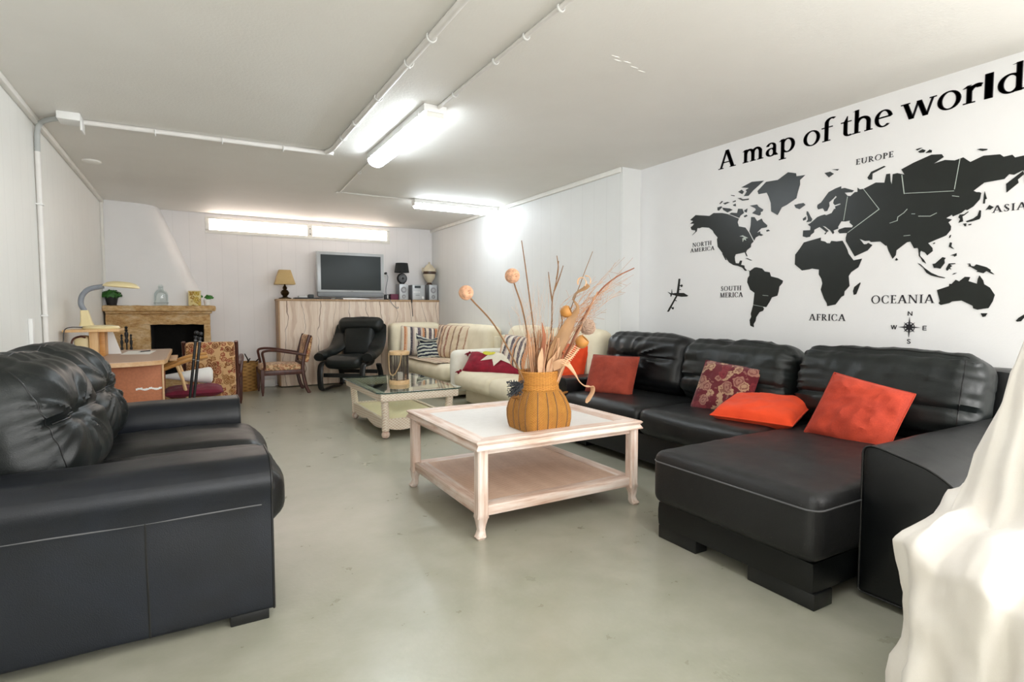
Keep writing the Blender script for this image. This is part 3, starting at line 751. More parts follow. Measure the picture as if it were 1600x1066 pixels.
    g['e'] = (.66, ring(.34, .34, .31, .37, .13, .05, 8, 312, 26)+[bx(.1, .36, .6, .42)])
    g['w'] = (1.1, [st(.33, 0, .12, .68, .15), st(.36, .0, .54, .68, .06), st(.77, 0, .56, .68, .15), st(.8, 0, .99, .68, .06), sf(.12, .64, .28), sf(.99, .64, .2)])
    g['r'] = (.56, [bx(.13, 0, .27, .66), sf(.2, 0, .32), st(.07, .6, .2, .7, .1)]+ring(.42, .42, .24, .28, .1, .12, 55, 165, 10)+[bx(.4, .54, .52, .68)])
    g['l'] = (.36, [bx(.06, 0, .27, .94)])
    g['d'] = (.8, [bx(.5, 0, .64, 1.04), [(.4, 1.0), (.64, 1.04), (.64, .98)], [(.6, 0), (.74, .04), (.6, .1)]]+ring(.36, .34, .32, .36, .14, .06, 30, 330, 24))
    return g
GL = G()
def word(s, y0, y1, base, cap, mat='letter', gap=0.0, bold=0.0):
    """letters run from y0 (left, far) to y1 (right, near)"""
    adv = sum(GL[c][0]+gap for c in s)-gap; k = (y0-y1)/adv; x = 0; m = MB()
    for c in s:
        for poly in GL[c][1]:
            for e in ((-bold, bold) if bold else (0,)): m.prism([(y0-(x+p[0]+e)*k, base+p[1]*cap) for p in poly], .003, wallpt)
        x += GL[c][0]+gap
    return m
t = thing('map_lettering', 'big black serif title reading A map of the world, above the map', 'lettering', (XM, 2.2, 2.32), world=True)
for s, a, b in (('A', 3.235, 3.07), ('map', 3.005, 2.55), ('of', 2.495, 2.275), ('the', 2.23, 1.9), ('world', 1.85, 1.243)):
    word(s, a, b, 2.32, .146, bold=.011).build('word', 'letter', t, smooth=False)
def label(lines, lab):
    c = (XM, (lines[0][1]+lines[0][2])/2, lines[0][3])
    t = thing('map_label', lab, 'lettering', c, world=True)
    for s, a, b, z, h in lines: word(s, a, b, z, h, gap=.06).build('word', 'letter', t, smooth=False)
label([('NORTH', 3.503, 3.293, 1.703, .036), ('AMERICA', 3.526, 3.262, 1.657, .034)], 'small black two-line lettering reading NORTH AMERICA on the right wall')
label([('SOUTH', 3.188, 2.986, 1.307, .038), ('MERICA', 3.196, 2.97, 1.252, .04)], 'small black two-line lettering reading SOUTH MERICA on the right wall')
label([('AFRICA', 2.41, 2.15, 1.073, .046)], 'black lettering reading AFRICA below the map')
label([('EUROPE', 2.118, 1.886, 2.113, .036)], 'small black lettering reading EUROPE above the map')
label([('OCEANIA', 1.99, 1.63, 1.19, .052)], 'black lettering reading OCEANIA above the compass')
label([('ASIA', 1.372, 1.222, 1.686, .038)], 'black lettering reading ASIA at the right end of the map')
t = thing('compass_sticker', 'black compass rose sticker with N E S W letters above the sofa', 'sticker', (XM, 1.76, 1.04), world=True)
m = MB(); cy, cz = 1.76, 1.041
for k in range(8):
    L = .062 if k % 2 == 0 else .042; wd = .0075
    a = k*PI/4; c, s = math.cos(a), math.sin(a)
    m.prism([(cy+L*c, cz+L*s), (cy-wd*s+.006*c, cz+wd*c+.006*s), (cy+wd*s+.006*c, cz-wd*c+.006*s)], .003, wallpt)
for k in range(32):
    a0, a1 = 2*PI*k/32, 2*PI*(k+1)/32
    m.prism([(cy+r*math.cos(a), cz+r*math.sin(a)) for r, a in ((.031, a0), (.031, a1), (.027, a1), (.027, a0))], .002, wallpt)
m.prism([(cy+.009*math.cos(2*PI*k/12), cz+.009*math.sin(2*PI*k/12)) for k in range(12)], .004, wallpt)
m.build('compass_rose', 'letter', t, smooth=False)
def bar(a, b, wd):
    d = V((b[0]-a[0], b[1]-a[1], 0)); p = V((-d.y, d.x, 0)).normalized()*wd/2
    return [(a[0]-p.x, a[1]-p.y), (b[0]-p.x, b[1]-p.y), (b[0]+p.x, b[1]+p.y), (a[0]+p.x, a[1]+p.y)]
def sans(ch, c):
    S = {'N': [(-.4, -.5, -.4, .5), (-.4, .5, .4, -.5), (.4, -.5, .4, .5)], 'E': [(-.35, -.5, -.35, .5), (-.35, .46, .35, .46), (-.35, 0, .3, 0), (-.35, -.46, .35, -.46)],
         'W': [(-.6, .5, -.3, -.5), (-.3, -.5, 0, .5), (0, .5, .3, -.5), (.3, -.5, .6, .5)],
         'S': [(.3, .33, .1, .47), (.1, .47, -.15, .47), (-.15, .47, -.33, .28), (-.33, .28, -.15, .05), (-.15, .05, .18, -.06), (.18, -.06, .34, -.27), (.34, -.27, .15, -.47), (.15, -.47, -.15, -.47), (-.15, -.47, -.34, -.33)]}
    m = MB(); k = .026
    for x0, y0, x1, y1 in S[ch]: m.prism(bar((c[0]-x0*k, c[1]+y0*k), (c[0]-x1*k, c[1]+y1*k), .0045), .003, wallpt)
    m.build('letter', 'letter', t, smooth=False)
for ch, c in (('N', (1.758, 1.126)), ('S', (1.759, .953)), ('W', (1.847, 1.039)), ('E', (1.675, 1.038))): sans(ch, c)

# ------------------------------------------------------------------ soft things
def wrinkle(seed, amp=.012, freq=3.2, groove=None, pins=(), aniso=(1, 1, 1), fine=.4):
    def fn(q, d, u):
        p = V((q.x*aniso[0], q.y*aniso[1], q.z*aniso[2]))
        o = amp*(nz(p, freq, seed)*.9+fine*(ridged(p, freq*2.6, seed+3)-.5))
        if groove is not None:
            ax, at, dep, wd = groove
            o -= dep*math.exp(-((u[ax]-at)/wd)**2)
        for (py, pz, dep, k) in pins:
            r = math.hypot((u.y-py), (u.z-pz)); a = math.atan2(u.z-pz, u.y-py)
            o -= dep*math.exp(-(r/.22)**2); o += dep*.38*math.cos(k*a+seed)*math.exp(-((r-.32)/.28)**2)
        return o
    return fn
def tilted(c, rz, tilt): return Matrix.Translation(c) @ Matrix.Rotation(rz, 4, 'Z') @ Matrix.Rotation(-tilt, 4, 'Y')

# two-seat leather sofa on the left: x forward
sofa = thing('leather_loveseat', 'shiny black leather two-seat sofa in the left foreground', 'sofa', (-.35, 3.1, 0), world=True)
MB().soft((-.36, 3.11, .17), (1.06, 1.26, .2), .03, .06).build('base', 'leather', sofa)
MB().soft((-.845, 3.11, .44), (.17, 1.5, .72), .06, .05).build('back_frame', 'leather', sofa)
def rprof(pts, r, n=5):
    """polygon (y, z) with rounded corners r[i]"""
    out = []; N = len(pts)
    for i in range(N):
        p, a, b = V(pts[i]+(0,)), V(pts[i-1]+(0,)), V(pts[(i+1) % N]+(0,))
        ri = r[i]; u, w = (a-p).normalized(), (b-p).normalized()
        for k in range(n+1):
            t = k/n; q = (p+u*ri)*(1-t)**2+p*2*t*(1-t)+(p+w*ri)*t*t; out.append((q.x, q.y))
    return out
def subdiv(pf, step):
    out = []
    for i in range(len(pf)):
        a, b = pf[i], pf[(i+1) % len(pf)]; d = math.dist(a, b); k = max(1, int(d/step))
        out += [(a[0]+(b[0]-a[0])*j/k, a[1]+(b[1]-a[1])*j/k) for j in range(k)]
    return out
def arm_mesh(pf, x0, x1, seed, front=1, amp=.004):
    """profile swept along x; front=+1: the show face is at x1"""
    pf = subdiv(pf, .03); cy = sum(p[0] for p in pf)/len(pf); cz_ = sum(p[1] for p in pf)/len(pf); secs = []
    n = 30; xs = [x0+(x1-x0)*i/n for i in range(n+1)]
    ins = {0: .014, n: .014}
    xs = ([x0]+[x0+.006]+xs[1:-1]+[x1-.006]+[x1]); N = len(xs)
    for i, x in enumerate(xs):
        k = .012 if i in (0, N-1) else 0.0; win = min(1, i/3, (N-1-i)/3)
        sec_ = []
        for y, z_ in pf:
            d = V((cy-y, cz_-z_)).normalized(); o = amp*win*nz((x, y, z_), 4.5, seed)
            sec_.append(V((x, y+d.x*(k-o), z_+d.y*(k-o))))
        secs.append(sec_)
    return MB().loft(secs)
pfn = rprof([(2.19, .035), (2.19, .44), (2.172, .53), (2.215, .603), (2.46, .606), (2.495, .52), (2.49, .035)], [.015, .05, .03, .055, .06, .03, .015])
pff = [(6.22-y, z_) for y, z_ in pfn]
near = arm_mesh(pfn, -.92, .24, 1).build('arm', 'leather_navy', sofa)
far = arm_mesh(pff, -.92, .24, 2).build('arm', 'leather_navy', sofa)
for ob, pf in ((near, pfn), (far, pff)):
    MB().tube([(.2375, y, z_) for y, z_ in pf], .0042, 6, closed=True).build('piping', 'piping', ob)
m = MB(); m.tube([(x, 2.1895, .435+.002*math.sin(x*9)) for x in [-.90+k*.038 for k in range(30)]], .003, 6)
m.build('stitching', 'thread', near)
m = MB(); m.tube([(-.155, 2.19, .435), (-.155, 2.19, .3), (-.153, 2.19, .2), (-.152, 2.19, .04)], .004, 6); m.build('seam', 'piping', near)
for k, y in enumerate((2.795, 3.415)):
    fn = wrinkle(5+k, .007, 4, aniso=(.7, 1.6, 1))
    MB().soft((-.06, y, .355), (.77, .625, .235), .085, .024, (.02, 0, .022), fn).build('seat_cushion', 'leather_seat', sofa)
def button_fn(seed, py, pz):
    base_fn = wrinkle(seed, .005, 2.6, None, (), (1, 1, .7), .5)
    def fn(q, d, u):
        o = base_fn(q, d, u)
        fr = max(0, min(1, (d.x-.05)*1.6))
        if fr > 0:
            yy, zz = (u.y-py)*.9, (u.z-pz)
            o -= fr*.022*math.exp(-(zz/.06)**2)*max(0, 1-abs(u.y)**6)
            rr = math.hypot(yy, zz); a = math.atan2(zz, yy)
            w_ = math.exp(-((rr-.45)/.36)**2)
            o += fr*.013*w_*(1-3.2*abs(noise.noise(V((a*2.9+seed, rr*.55, seed*1.3)))))
            o -= fr*.026*math.exp(-(rr/.16)**2)
        if u.z > .2:
            o += .0065*min(1, (u.z-.2)*2)*(1-3*abs(noise.noise(V((u.y*4.2, q.x*2.0, seed+5.5)))))
        return o
    return fn
for k, (y, ry, cx) in enumerate(((2.785, -.14, -.575), (3.42, -.10, -.575))):
    T = tilted((cx, y, .685), ry, R(20)); fn = button_fn(11+k*6, (-.25, .1)[k], .0); A = ((.36, .64, .58), .165, (.05, 0, .015), fn)
    b = MB().soft((0, 0, 0), A[0], A[1], .011, A[2], A[3], T).build('back_cushion', 'leather_back', sofa)
    for dz in (-.018, .02):
        MB().tube([T @ softpt((1, -.8+1.6*i/40, dz), *A) for i in range(41)], .0032, 6).build('seam', 'piping', b)
    MB().tube([T @ softpt((1, -.86, .9-1.8*i/40), *A) for i in range(41)], .0028, 6).build('seam', 'piping', b)
    MB().tube([T @ softpt((.55, -.85+1.7*i/40, 1), *A) for i in range(41)], .0028, 6).build('seam', 'piping', b)
for x, y in ((.155, 2.235), (.155, 3.98), (-.83, 2.235), (-.83, 3.98)):
    MB().box((x-.065, y-.04, 0), (x+.065, y+.04, .06), .004).build('foot', 'black_wood', sofa)

# large L-shaped leather sofa along the map wall: faces -x
sec = thing('leather_corner_sofa', 'long black leather sofa with chaise under the world map', 'sofa', (3.1, 2.4, 0), world=True)
MB().soft((3.29, 2.96, .165), (1.04, 1.84, .2), .02, .06).build('base', 'leather', sec)
MB().soft((3.70, 2.62, .45), (.20, 2.92, .78), .035, .05).build('back_frame', 'leather', sec)
for k, (y, L) in enumerate(((3.42, .90), (2.49, .95))):
    MB().soft((3.12, y, .355), (.78, L, .19), .06, .03, (.012, 0, .018), wrinkle(21+k, .006, 4)).build('seat_cushion', 'leather_seat', sec)
wf_ = wrinkle(31, .006, 3.5, aniso=(1.5, 1, 1))
ch = MB().soft((2.76, 1.615, .315), (1.55, .86, .27), .055, .022, (.0, 0, .02), lambda q, d, u: wf_(q, d, u)*max(0, abs(d.z)-.1)).build('chaise_cushion', 'leather_grey', sec)
rr = .055; X0, Y0, Y1, zs = 1.985, 1.185, 2.045, .396
q = [(3.5, Y0, zs)]+[(X0+rr-rr*math.cos(a), Y0+rr-rr*math.sin(a), zs) for a in [PI/2*(1-k/8) for k in range(9)]]
q += [(X0+rr-rr*math.cos(a), Y1-rr+rr*math.sin(a), zs) for a in [PI/2*k/8 for k in range(9)]]+[(3.0, Y1, zs)]
MB().tube(q, .0038, 6).build('seam', 'thread', ch)
MB().soft((2.83, 1.615, .125), (1.64, .82, .13), .02, .06).build('chaise_base', 'leather', sec)
pfr = rprof([(1.185, .03), (1.185, .618), (1.13, .618), (.94, .572), (.845, .50), (.84, .03)], [.015, .035, .02, .06, .05, .015])
a1 = arm_mesh(pfr, 2.28, 3.62, 9, amp=.005).build('arm', 'leather', sec)
MB().tube([(2.2825, y, z_) for y, z_ in pfr], .0042, 6, closed=True).build('piping', 'piping', a1)
pf2 = rprof([(3.86, .06), (3.86, .56), (4.12, .56), (4.12, .06)], [.015, .05, .05, .015])
a2 = arm_mesh(pf2, 2.76, 3.62, 10, amp=.005).build('arm', 'leather', sec)
MB().tube([(2.7625, y, z_) for y, z_ in pf2], .0042, 6, closed=True).build('piping', 'piping', a2)
specs = ((3.59, .96, .565, 41, .010), (2.665, .93, .535, 46, .012), (1.69, .97, .545, 52, .007))
for y, L, H_, sd, am in specs:
    T = tilted((3.46, y, .435+H_/2-.03), PI, R(13)); hz = H_-.08
    if sd == 41: fn = button_fn(sd, -.1, .1)
    else:
        w0 = wrinkle(sd, am, 2.8, None, (), (1, 1.1, .8), .6)
        def fn(q, d, u, sd=sd, w0=w0):
            o = w0(q, d, u); fr = max(0, min(1, d.x*1.5))
            o -= fr*.018*math.exp(-((u.z+.28)/.06)**2)
            e = max(0, abs(u.y)-.45)/.55
            o += fr*e*.012*(1-3*abs(noise.noise(V((u.z*4.5, u.y*1.2, sd*1.1)))))
            if u.z > .3: o += .006*(1-3*abs(noise.noise(V((u.y*4, q.x*3, sd+2.2)))))
            return o
    A = ((.30, L, hz), .11, (.04, 0, .02), fn)
    b = MB().soft((0, 0, 0), A[0], A[1], .014, A[2], A[3], T).build('back_cushion', 'leather_back' if sd != 41 else 'leather', sec)
    MB().tube([T @ softpt((.7, -.88+1.76*i/50, 1), *A) for i in range(51)], .0032, 6).build('seam', 'piping', b)
    if sd != 41: MB().tube([T @ softpt((1, -.88+1.76*i/50, -.28), *A) for i in range(51)], .0032, 6).build('seam', 'piping', b)
    if sd == 52: MB().tube([T @ softpt((1, .88, -.9+1.8*i/30), *A) for i in range(31)], .0032, 6).build('seam', 'piping', b)
for x0, x1, y0, y1 in ((2.02, 2.10, 1.78, 2.02), (2.02, 2.14, 1.205, 1.50), (2.85, 2.95, 3.7, 3.85), (2.85, 2.95, 2.1, 2.25)):
    MB().box((x0, y0, 0), (x1, y1, .065), .004).build('foot', 'black_wood', sec)
for x0, y0 in ((3.55, .86), (3.55, 3.9)): MB().box((x0, y0, 0), (x0+.1, y0+.1, .065), .004).build('foot', 'black_wood', sec)
MB().box((2.33, .86, 0), (2.5, 1.1, .03), .004).build('foot', 'black_wood', sec)

def pillow(name, mat, lab, c, nrm, up, w, h, t, seed, group=None, roll=0, pinch=.055, wr=.014, n=26, sag=0.0, cat='cushion', shape=None):
    m = MB()
    for s in (1, -1):
        def fn(u, v):
            a, b = 2*u-1, 2*v-1
            x = a*w/2*(1-pinch*(1-b*b)*abs(a)); y = b*h/2*(1-pinch*(1-a*a)*abs(b))
            z = s*t/2*(max(0, 1-a**4)*max(0, 1-b**4))**.5
            k = max(0, 1-a**6)*max(0, 1-b**6)
            z += k*wr*(nz((x*1.0, y*1.0, s*.3), 9, seed)+.7*(ridged((x, y, s*.2), 14, seed+2)-.6))
            x *= 1-.035*a*a*b*b; y *= 1-.035*a*a*b*b
            if shape: x, y, z = shape(a, b, x, y, z)
            return (x, y, z)
        m.grid(fn, n, n)
    e = []
    for i in range(4*n):
        k, r = divmod(i, n); r = r/n*2-1
        a, b = ((r, -1), (1, r), (-r, 1), (-1, -r))[k]
        x = a*w/2*(1-pinch*(1-b*b)*abs(a)); y = b*h/2*(1-pinch*(1-a*a)*abs(b)); x *= 1-.035*a*a*b*b; y *= 1-.035*a*a*b*b; z = 0
        if shape: x, y, z = shape(a, b, x, y, z)
        e.append((x, y, z))
    m.tube(e, .0045, 6, closed=True)
    o = m.build(name, mat, None); tag(o, lab, cat, group)
    o.matrix_world = frame(c, nrm, up, roll)
    return o
GS = 'scatter cushions on the black corner sofa'
pillow('cushion', 'rust', 'rust corduroy cushion at the far end of black sofa, next to its far arm', (3.045, 3.61, .595), (-.86, -.34, .42), (.25, .1, 1), .45, .37, .15, 1, GS)
pillow('cushion', 'brocade', 'burgundy and gold brocade cushion leaning on the middle back cushion', (3.19, 2.585, .59), (-.9, -.18, .42), (.35, -.1, 1), .43, .40, .12, 2, GS, R(4))
pillow('cushion', 'orange', 'bright orange cotton cushion lying flat on the black sofa', (3.11, 2.23, .52), (-.16, -.06, 1), (1, .12, .2), .50, .46, .14, 3, GS, R(10))
pillow('cushion', 'rust_red', 'largest rust red velvet cushion leaning on the near back cushion', (3.09, 1.64, .59), (-.85, -.18, .5), (.5, -.1, 1), .42, .40, .15, 4, GS, R(-2), wr=.022)

# ------------------------------------------------------------------ whitewashed coffee table
TX0, TX1, TY0, TY1, TZ = 1.19, 2.275, 2.41, 3.445, .50
tb = thing('coffee_table', 'square whitewashed wooden coffee table with lower shelf in the room centre', 'table', (1.73, 2.93, 0), world=True)
prof = [(.0, -.04), (.0, -.046), (.012, -.022), (.004, -.014), (.0, -.006), (.008, 0.0), (.085, 0.0), (.095, -.018), (.095, -.03)]
for side in range(4):
    secs = []
    for e in (0, 1):
        sec_ = []
        for o, z in prof:
            x0, x1, y0, y1 = TX0+o, TX1-o, TY0+o, TY1-o
            c = [(x0, y0), (x1, y0), (x1, y1), (x0, y1)]; p = c[(side+e) % 4]; sec_.append(V((p[0], p[1], TZ+z)))
        secs.append(sec_)
    MB().loft(secs, flat=True).build('tray_rim', 'ww_x' if side % 2 == 0 else 'ww_y', tb, smooth=False)
MB().box((TX0+.08, TY0+.08, TZ-.045), (TX1-.08, TY1-.08, TZ-.018)).build('top_panel', 'cane', tb)
lg = .028
LX, LY = (TX0+.045, TX1-.045), (TY0+.045, TY1-.045)
for y in (LY[0], LY[1]): MB().box((LX[0], y-.012, .425), (LX[1], y+.012, .462), .003).build('apron', 'ww_x', tb)
for x in (LX[0], LX[1]): MB().box((x-.012, LY[0], .425), (x+.012, LY[1], .462), .003).build('apron', 'ww_y', tb)
for x in LX:
    for y in LY:
        sx, sy = (-1 if x < 1.7 else 1), (-1 if y < 2.9 else 1)
        L = MB().sqloft([(x, y, .46, lg, lg), (x, y, .13, lg, lg), (x, y, .108, lg+.004, lg+.004), (x, y, .10, lg, lg), (x+sx*.004, y+sy*.004, .07, .021, .021), (x+sx*.003, y+sy*.003, .045, .017, .017),
                         (x+sx*.006, y+sy*.006, .025, .021, .021), (x+sx*.012, y+sy*.012, .012, .025, .025), (x+sx*.012, y+sy*.012, 0, .018, .018)])
        L.build('leg', 'ww_z', tb)
sh = MB().grid(lambda u, v: (LX[0]+.05+u*(LX[1]-LX[0]-.1), LY[0]+.05+v*(LY[1]-LY[0]-.1), .160), 1, 1)
sh.box((LX[0]+.04, LY[0]+.04, .14), (LX[1]-.04, LY[1]-.04, .157))
sh.build('shelf', 'rattan', tb, smooth=False)
for y in (LY[0], LY[1]):
    s_ = 1 if y < 2.9 else -1; MB().box((LX[0]+.02, y-.016*s_, .112), (LX[1]-.02, y+.06*s_, .166), .005).build('shelf_rail', 'ww_x', tb)
for x in (LX[0], LX[1]):
    s_ = 1 if x < 1.7 else -1; MB().box((x-.016*s_, LY[0]+.02, .112), (x+.06*s_, LY[1]-.02, .1655), .005).build('shelf_rail', 'ww_y', tb)

# woven vase
VC = (1.69, 2.635, TZ-.018)
vz = thing('woven_vase', 'bulging orange woven basket vase standing on the whitewashed coffee table', 'vase', VC, world=True)
pr = [(.10, 0), (.132, .0), (.138, .02), (.145, .06), (.147, .10), (.142, .14), (.130, .18), (.117, .21), (.110, .225)]
m = MB().lathe(pr, VC, 64, None, True, [9, 9, 9, 8, 7, 5.5, 4, 3, 2.4], un=1, vn=1); body = m.build('body', 'basket', vz)
m = MB().lathe([(.111, .22), (.117, .225), (.114, .245), (.112, .25), (.116, .258), (.113, .275), (.110, .30), (.114, .318), (.108, .326), (.100, .318), (.098, .23)], VC, 48, None, False); m.build('collar', 'basket_rim', vz)
def vr(zq):
    for (r0, z0), (r1, z1) in zip(pr, pr[1:]):
        if z0 <= zq <= z1 and z1 > z0: return r0+(r1-r0)*(zq-z0)/(z1-z0)
    return .11
for k in range(16):
    a = 2*PI*(k+.5)/16; pts = []
    for i in range(12):
        zq = .006+.21*i/11; e = 9-6.6*min(1, zq/.22)**1.1; c, s = math.cos(a), math.sin(a); q = (abs(c)**e+abs(s)**e)**(-1/e)
        r = (vr(zq)+.0015)*q; pts.append((VC[0]+r*c, VC[1]+r*s, VC[2]+zq))
    MB().tube(pts, .0032, 6).build('seam', 'stem_brown', body)
for sx in (-1, 1):
    MB().tube(bez([(VC[0]+sx*.135, VC[1]-.03, VC[2]+.19), (VC[0]+sx*.175, VC[1]-.035, VC[2]+.195), (VC[0]+sx*.178, VC[1]-.01, VC[2]+.185), (VC[0]+sx*.14, VC[1]+.0, VC[2]+.175)], 6), .0045, 6).build('handle', 'basket_rim', vz)

# dried things standing in the vase
GD = 'dried stems in the woven vase'
def stems(name, mat, lab, lines, r=.003, group=GD, cat='dried stem'):
    m = MB()
    for ln in lines:
        p = bez(ln, 6) if len(ln) > 2 else ln
        n = len(p); m.tube(p, [r*(1-.55*i/(n-1)) for i in range(n)], 6)
    return solo(m, name, mat, lab, cat, group, org=lines[0][0])
B0 = lambda dx, dy, dz=.12: (VC[0]+dx, VC[1]+dy, VC[2]+dz)
def ballstem(lab, base, mid, tip, c, r):
    t = thing('ball_stem', lab, 'dried stem', base, group=GD, world=True)
    MB().tube(bez([base, mid, tip], 8), .0042, 6).build('stem', 'stem_brown', t)
    MB().ball(c, r*.95, 16).build('ball', 'ball_core', t); m = MB()
    rnd = random.Random(3)
    for k in range(38):
        ax = V((rnd.uniform(-1, 1), rnd.uniform(-1, 1), rnd.uniform(-1, 1))).normalized(); x = ax.orthogonal().normalized(); y = ax.cross(x); h = rnd.uniform(-.5, .5); q = math.sqrt(1-h*h)
        m.tube([V(c)+(ax*h+(x*math.cos(2*PI*i/20)+y*math.sin(2*PI*i/20))*q)*r*.97 for i in range(20)], .0036, 5, closed=True)
    m.build('ball_weave', 'ball', t)
ballstem('dried stem with woven ball tip leaning far left over the cream sofa', B0(-.02, -.02), (1.419, 2.6, 1.027), (1.25, 2.6, 1.209), (1.225, 2.6, 1.237), .036)
ballstem('dried stem with woven ball tip standing upright, higher of the two balls', B0(.0, 0), (1.609, 2.65, 1.093), (1.54, 2.65, 1.295), (1.528, 2.65, 1.335), .039)
stems('tall_stick', 'stem_brown', 'tallest thin bare dried stick rising above the vase', [[B0(.03, .04), (1.71, 2.7, .95), (1.65, 2.7, 1.345), (1.617, 2.7, 1.538)]], .0055)
stems('bare_stick', 'stem_brown', 'thin straight dried stick leaning right behind the curled pods', [[B0(.05, 0), (1.87, 2.65, 1.02), (1.997, 2.65, 1.316), (2.081, 2.65, 1.497)]], .0038)
stems('twig', 'stem_brown', 'forked bare twig standing upright in the middle of the vase', [[B0(.03, .05), (1.85, 2.75, 1.0), (1.86, 2.75, 1.2), (1.888, 2.75, 1.318), (1.905, 2.75, 1.44)], [(1.86, 2.75, 1.2), (1.845, 2.75, 1.28), (1.832, 2.75, 1.373)], [(1.872, 2.75, 1.26), (1.91, 2.75, 1.34), (1.938, 2.75, 1.414)], [(1.89, 2.75, 1.33), (1.895, 2.74, 1.4), (1.885, 2.74, 1.47)]], .005)
rnd = random.Random(11)
m = MB()
for k in range(34):
    tx, tz = rnd.uniform(1.60, 1.90), rnd.uniform(1.05, 1.36); ty = rnd.uniform(2.7, 2.88)
    b = B0(rnd.uniform(-.05, .05), rnd.uniform(0, .06)); mid = ((b[0]+tx)/2+rnd.uniform(-.04, .04), (b[1]+ty)/2, (b[2]+tz)/2-.02)
    p = bez([b, mid, (tx, ty, tz)], 6); m.tube(p, [.0013*(1-.6*i/(len(p)-1)) for i in range(len(p))], 4)
    for j in (7, 9):
        q = p[j]; m.tube([q, q+V((rnd.uniform(-.05, .05), rnd.uniform(-.02, .02), rnd.uniform(.05, .1)))], .0009, 4)
o = solo(m, 'dried_stem_bunch', 'stem_pale', 'fine pale branching dried grass behind the tall stick', 'dried grass', GD)
m = MB()
for k in range(44):
    f = rnd.random(); tx = 2.08+.42*f+rnd.uniform(-.08, .05); tz = 1.12+.34*f+rnd.uniform(-.16, .12); ty = 2.75+rnd.uniform(-.08, .1)
    b = B0(.05+rnd.uniform(-.03, .03), rnd.uniform(-.02, .06)); mid = (1.93+rnd.uniform(-.05, .06), 2.72, 1.0+rnd.uniform(-.06, .06))
    p = bez([b, mid, ((mid[0]+tx)/2+rnd.uniform(-.03, .03), ty, (mid[2]+tz)/2+.02), (tx, ty, tz)], 5); m.tube(p, [.0020*(1-.65*i/(len(p)-1)) for i in range(len(p))], 4)
    for j in (9, 11, 13):
        q = p[j]; m.tube([q, q+V((rnd.uniform(-.02, .09), rnd.uniform(-.02, .02), rnd.uniform(-.03, .06)))], .0009, 4)
solo(m, 'dried_twig_fan', 'stem_pink', 'fan of wispy pinkish dried twigs reaching right from the vase', 'dried grass', GD)
stems('reed', 'sword_leaf', 'longest reddish reed pointing to the upper right of the vase', [[B0(.05, 0), (1.98, 2.72, .95), (2.182, 2.75, 1.226), (2.335, 2.75, 1.349), (2.5, 2.75, 1.42)]], .0075)
stems('reed', 'stem_pink', 'second, shorter pinkish reed beside the reddish reed', [[B0(.06, -.02), (1.95, 2.68, .92), (2.07, 2.7, 1.1), (2.16, 2.7, 1.26)]], .0075)
def blade(name, mat, lab, pts, wd, nrm=(0, -1, 0), cup=.15, group=GD, cat='dried leaf', twist=0):
    p = bez(pts, 7); n = len(p); secs = []
    for i in range(n):
        f = i/(n-1); t_ = (p[min(i+1, n-1)]-p[max(i-1, 0)]).normalized(); nn = V(nrm)
        if twist: nn = Matrix.Rotation(twist*f, 3, t_) @ nn
        s_ = t_.cross(nn).normalized(); b_ = s_.cross(t_)
        ww = wd(f)/2; th = .0012
        sec_ = []
        for k in range(7):
            x = -1+k/3; sec_.append(p[i]+s_*ww*x+b_*(cup*ww*x*x+th))
        for k in range(7):
            x = 1-k/3; sec_.append(p[i]+s_*ww*x+b_*(cup*ww*x*x-th))
        secs.append(sec_)
    return solo(MB().loft(secs), name, mat, lab, cat, group, org=pts[0])
taper = lambda w: (lambda f: w*max(.03, math.sin(PI*min(1, .18+f*.82))**.8))
blade('sword_leaf', 'sword_leaf', 'narrow russet sword-shaped dried leaf standing upright', [B0(.01, -.06), (1.690, 2.6, .86), (1.705, 2.6, .98), (1.69, 2.6, 1.08)], taper(.034))
blade('broad_leaf', 'dry_leaf2', 'pale upright dried leaf at the front centre of the vase', [B0(.0, -.075), (1.672, 2.585, .84), (1.678, 2.58, .94)], taper(.046))
blade('broad_leaf', 'dry_leaf2', 'pale dried leaf slanting right beside the upright pale leaf', [B0(.02, -.08), (1.725, 2.58, .82), (1.765, 2.58, .88), (1.80, 2.58, .945)], taper(.042))
blade('broad_leaf', 'dry_leaf', 'long tan dried leaf slanting right, tallest of the broad leaves', [B0(.05, -.05), (1.76, 2.6, .87), (1.82, 2.6, .99), (1.885, 2.6, 1.09), (1.925, 2.6, 1.13)], taper(.085), cup=.3)
blade('curled_leaf', 'dry_leaf', 'twisted tan dried strip spiralling up at the right top', [(1.895, 2.6, 1.10), (1.925, 2.59, 1.16), (1.90, 2.6, 1.21), (1.93, 2.6, 1.25), (1.985, 2.6, 1.275), (2.015, 2.6, 1.295)], lambda f: .05*(1-.5*f), twist=2.6)
def curl(lab, c, r, a0, a1):
    blade('curled_leaf', 'dry_leaf2', lab, [(c[0]+r*math.cos(R(a)), c[1], c[2]+r*math.sin(R(a))) for a in [a0+(a1-a0)*k/8 for k in range(9)]], lambda f: .012*(1-.5*f), (0, -.6, .8))
curl('small dried curl like a hook at the top, left one of two', (1.965, 2.6, 1.305), .03, 200, -40)
curl('small dried curl like a hook at the top, right one of two', (2.0, 2.6, 1.318), .028, 110, -30)
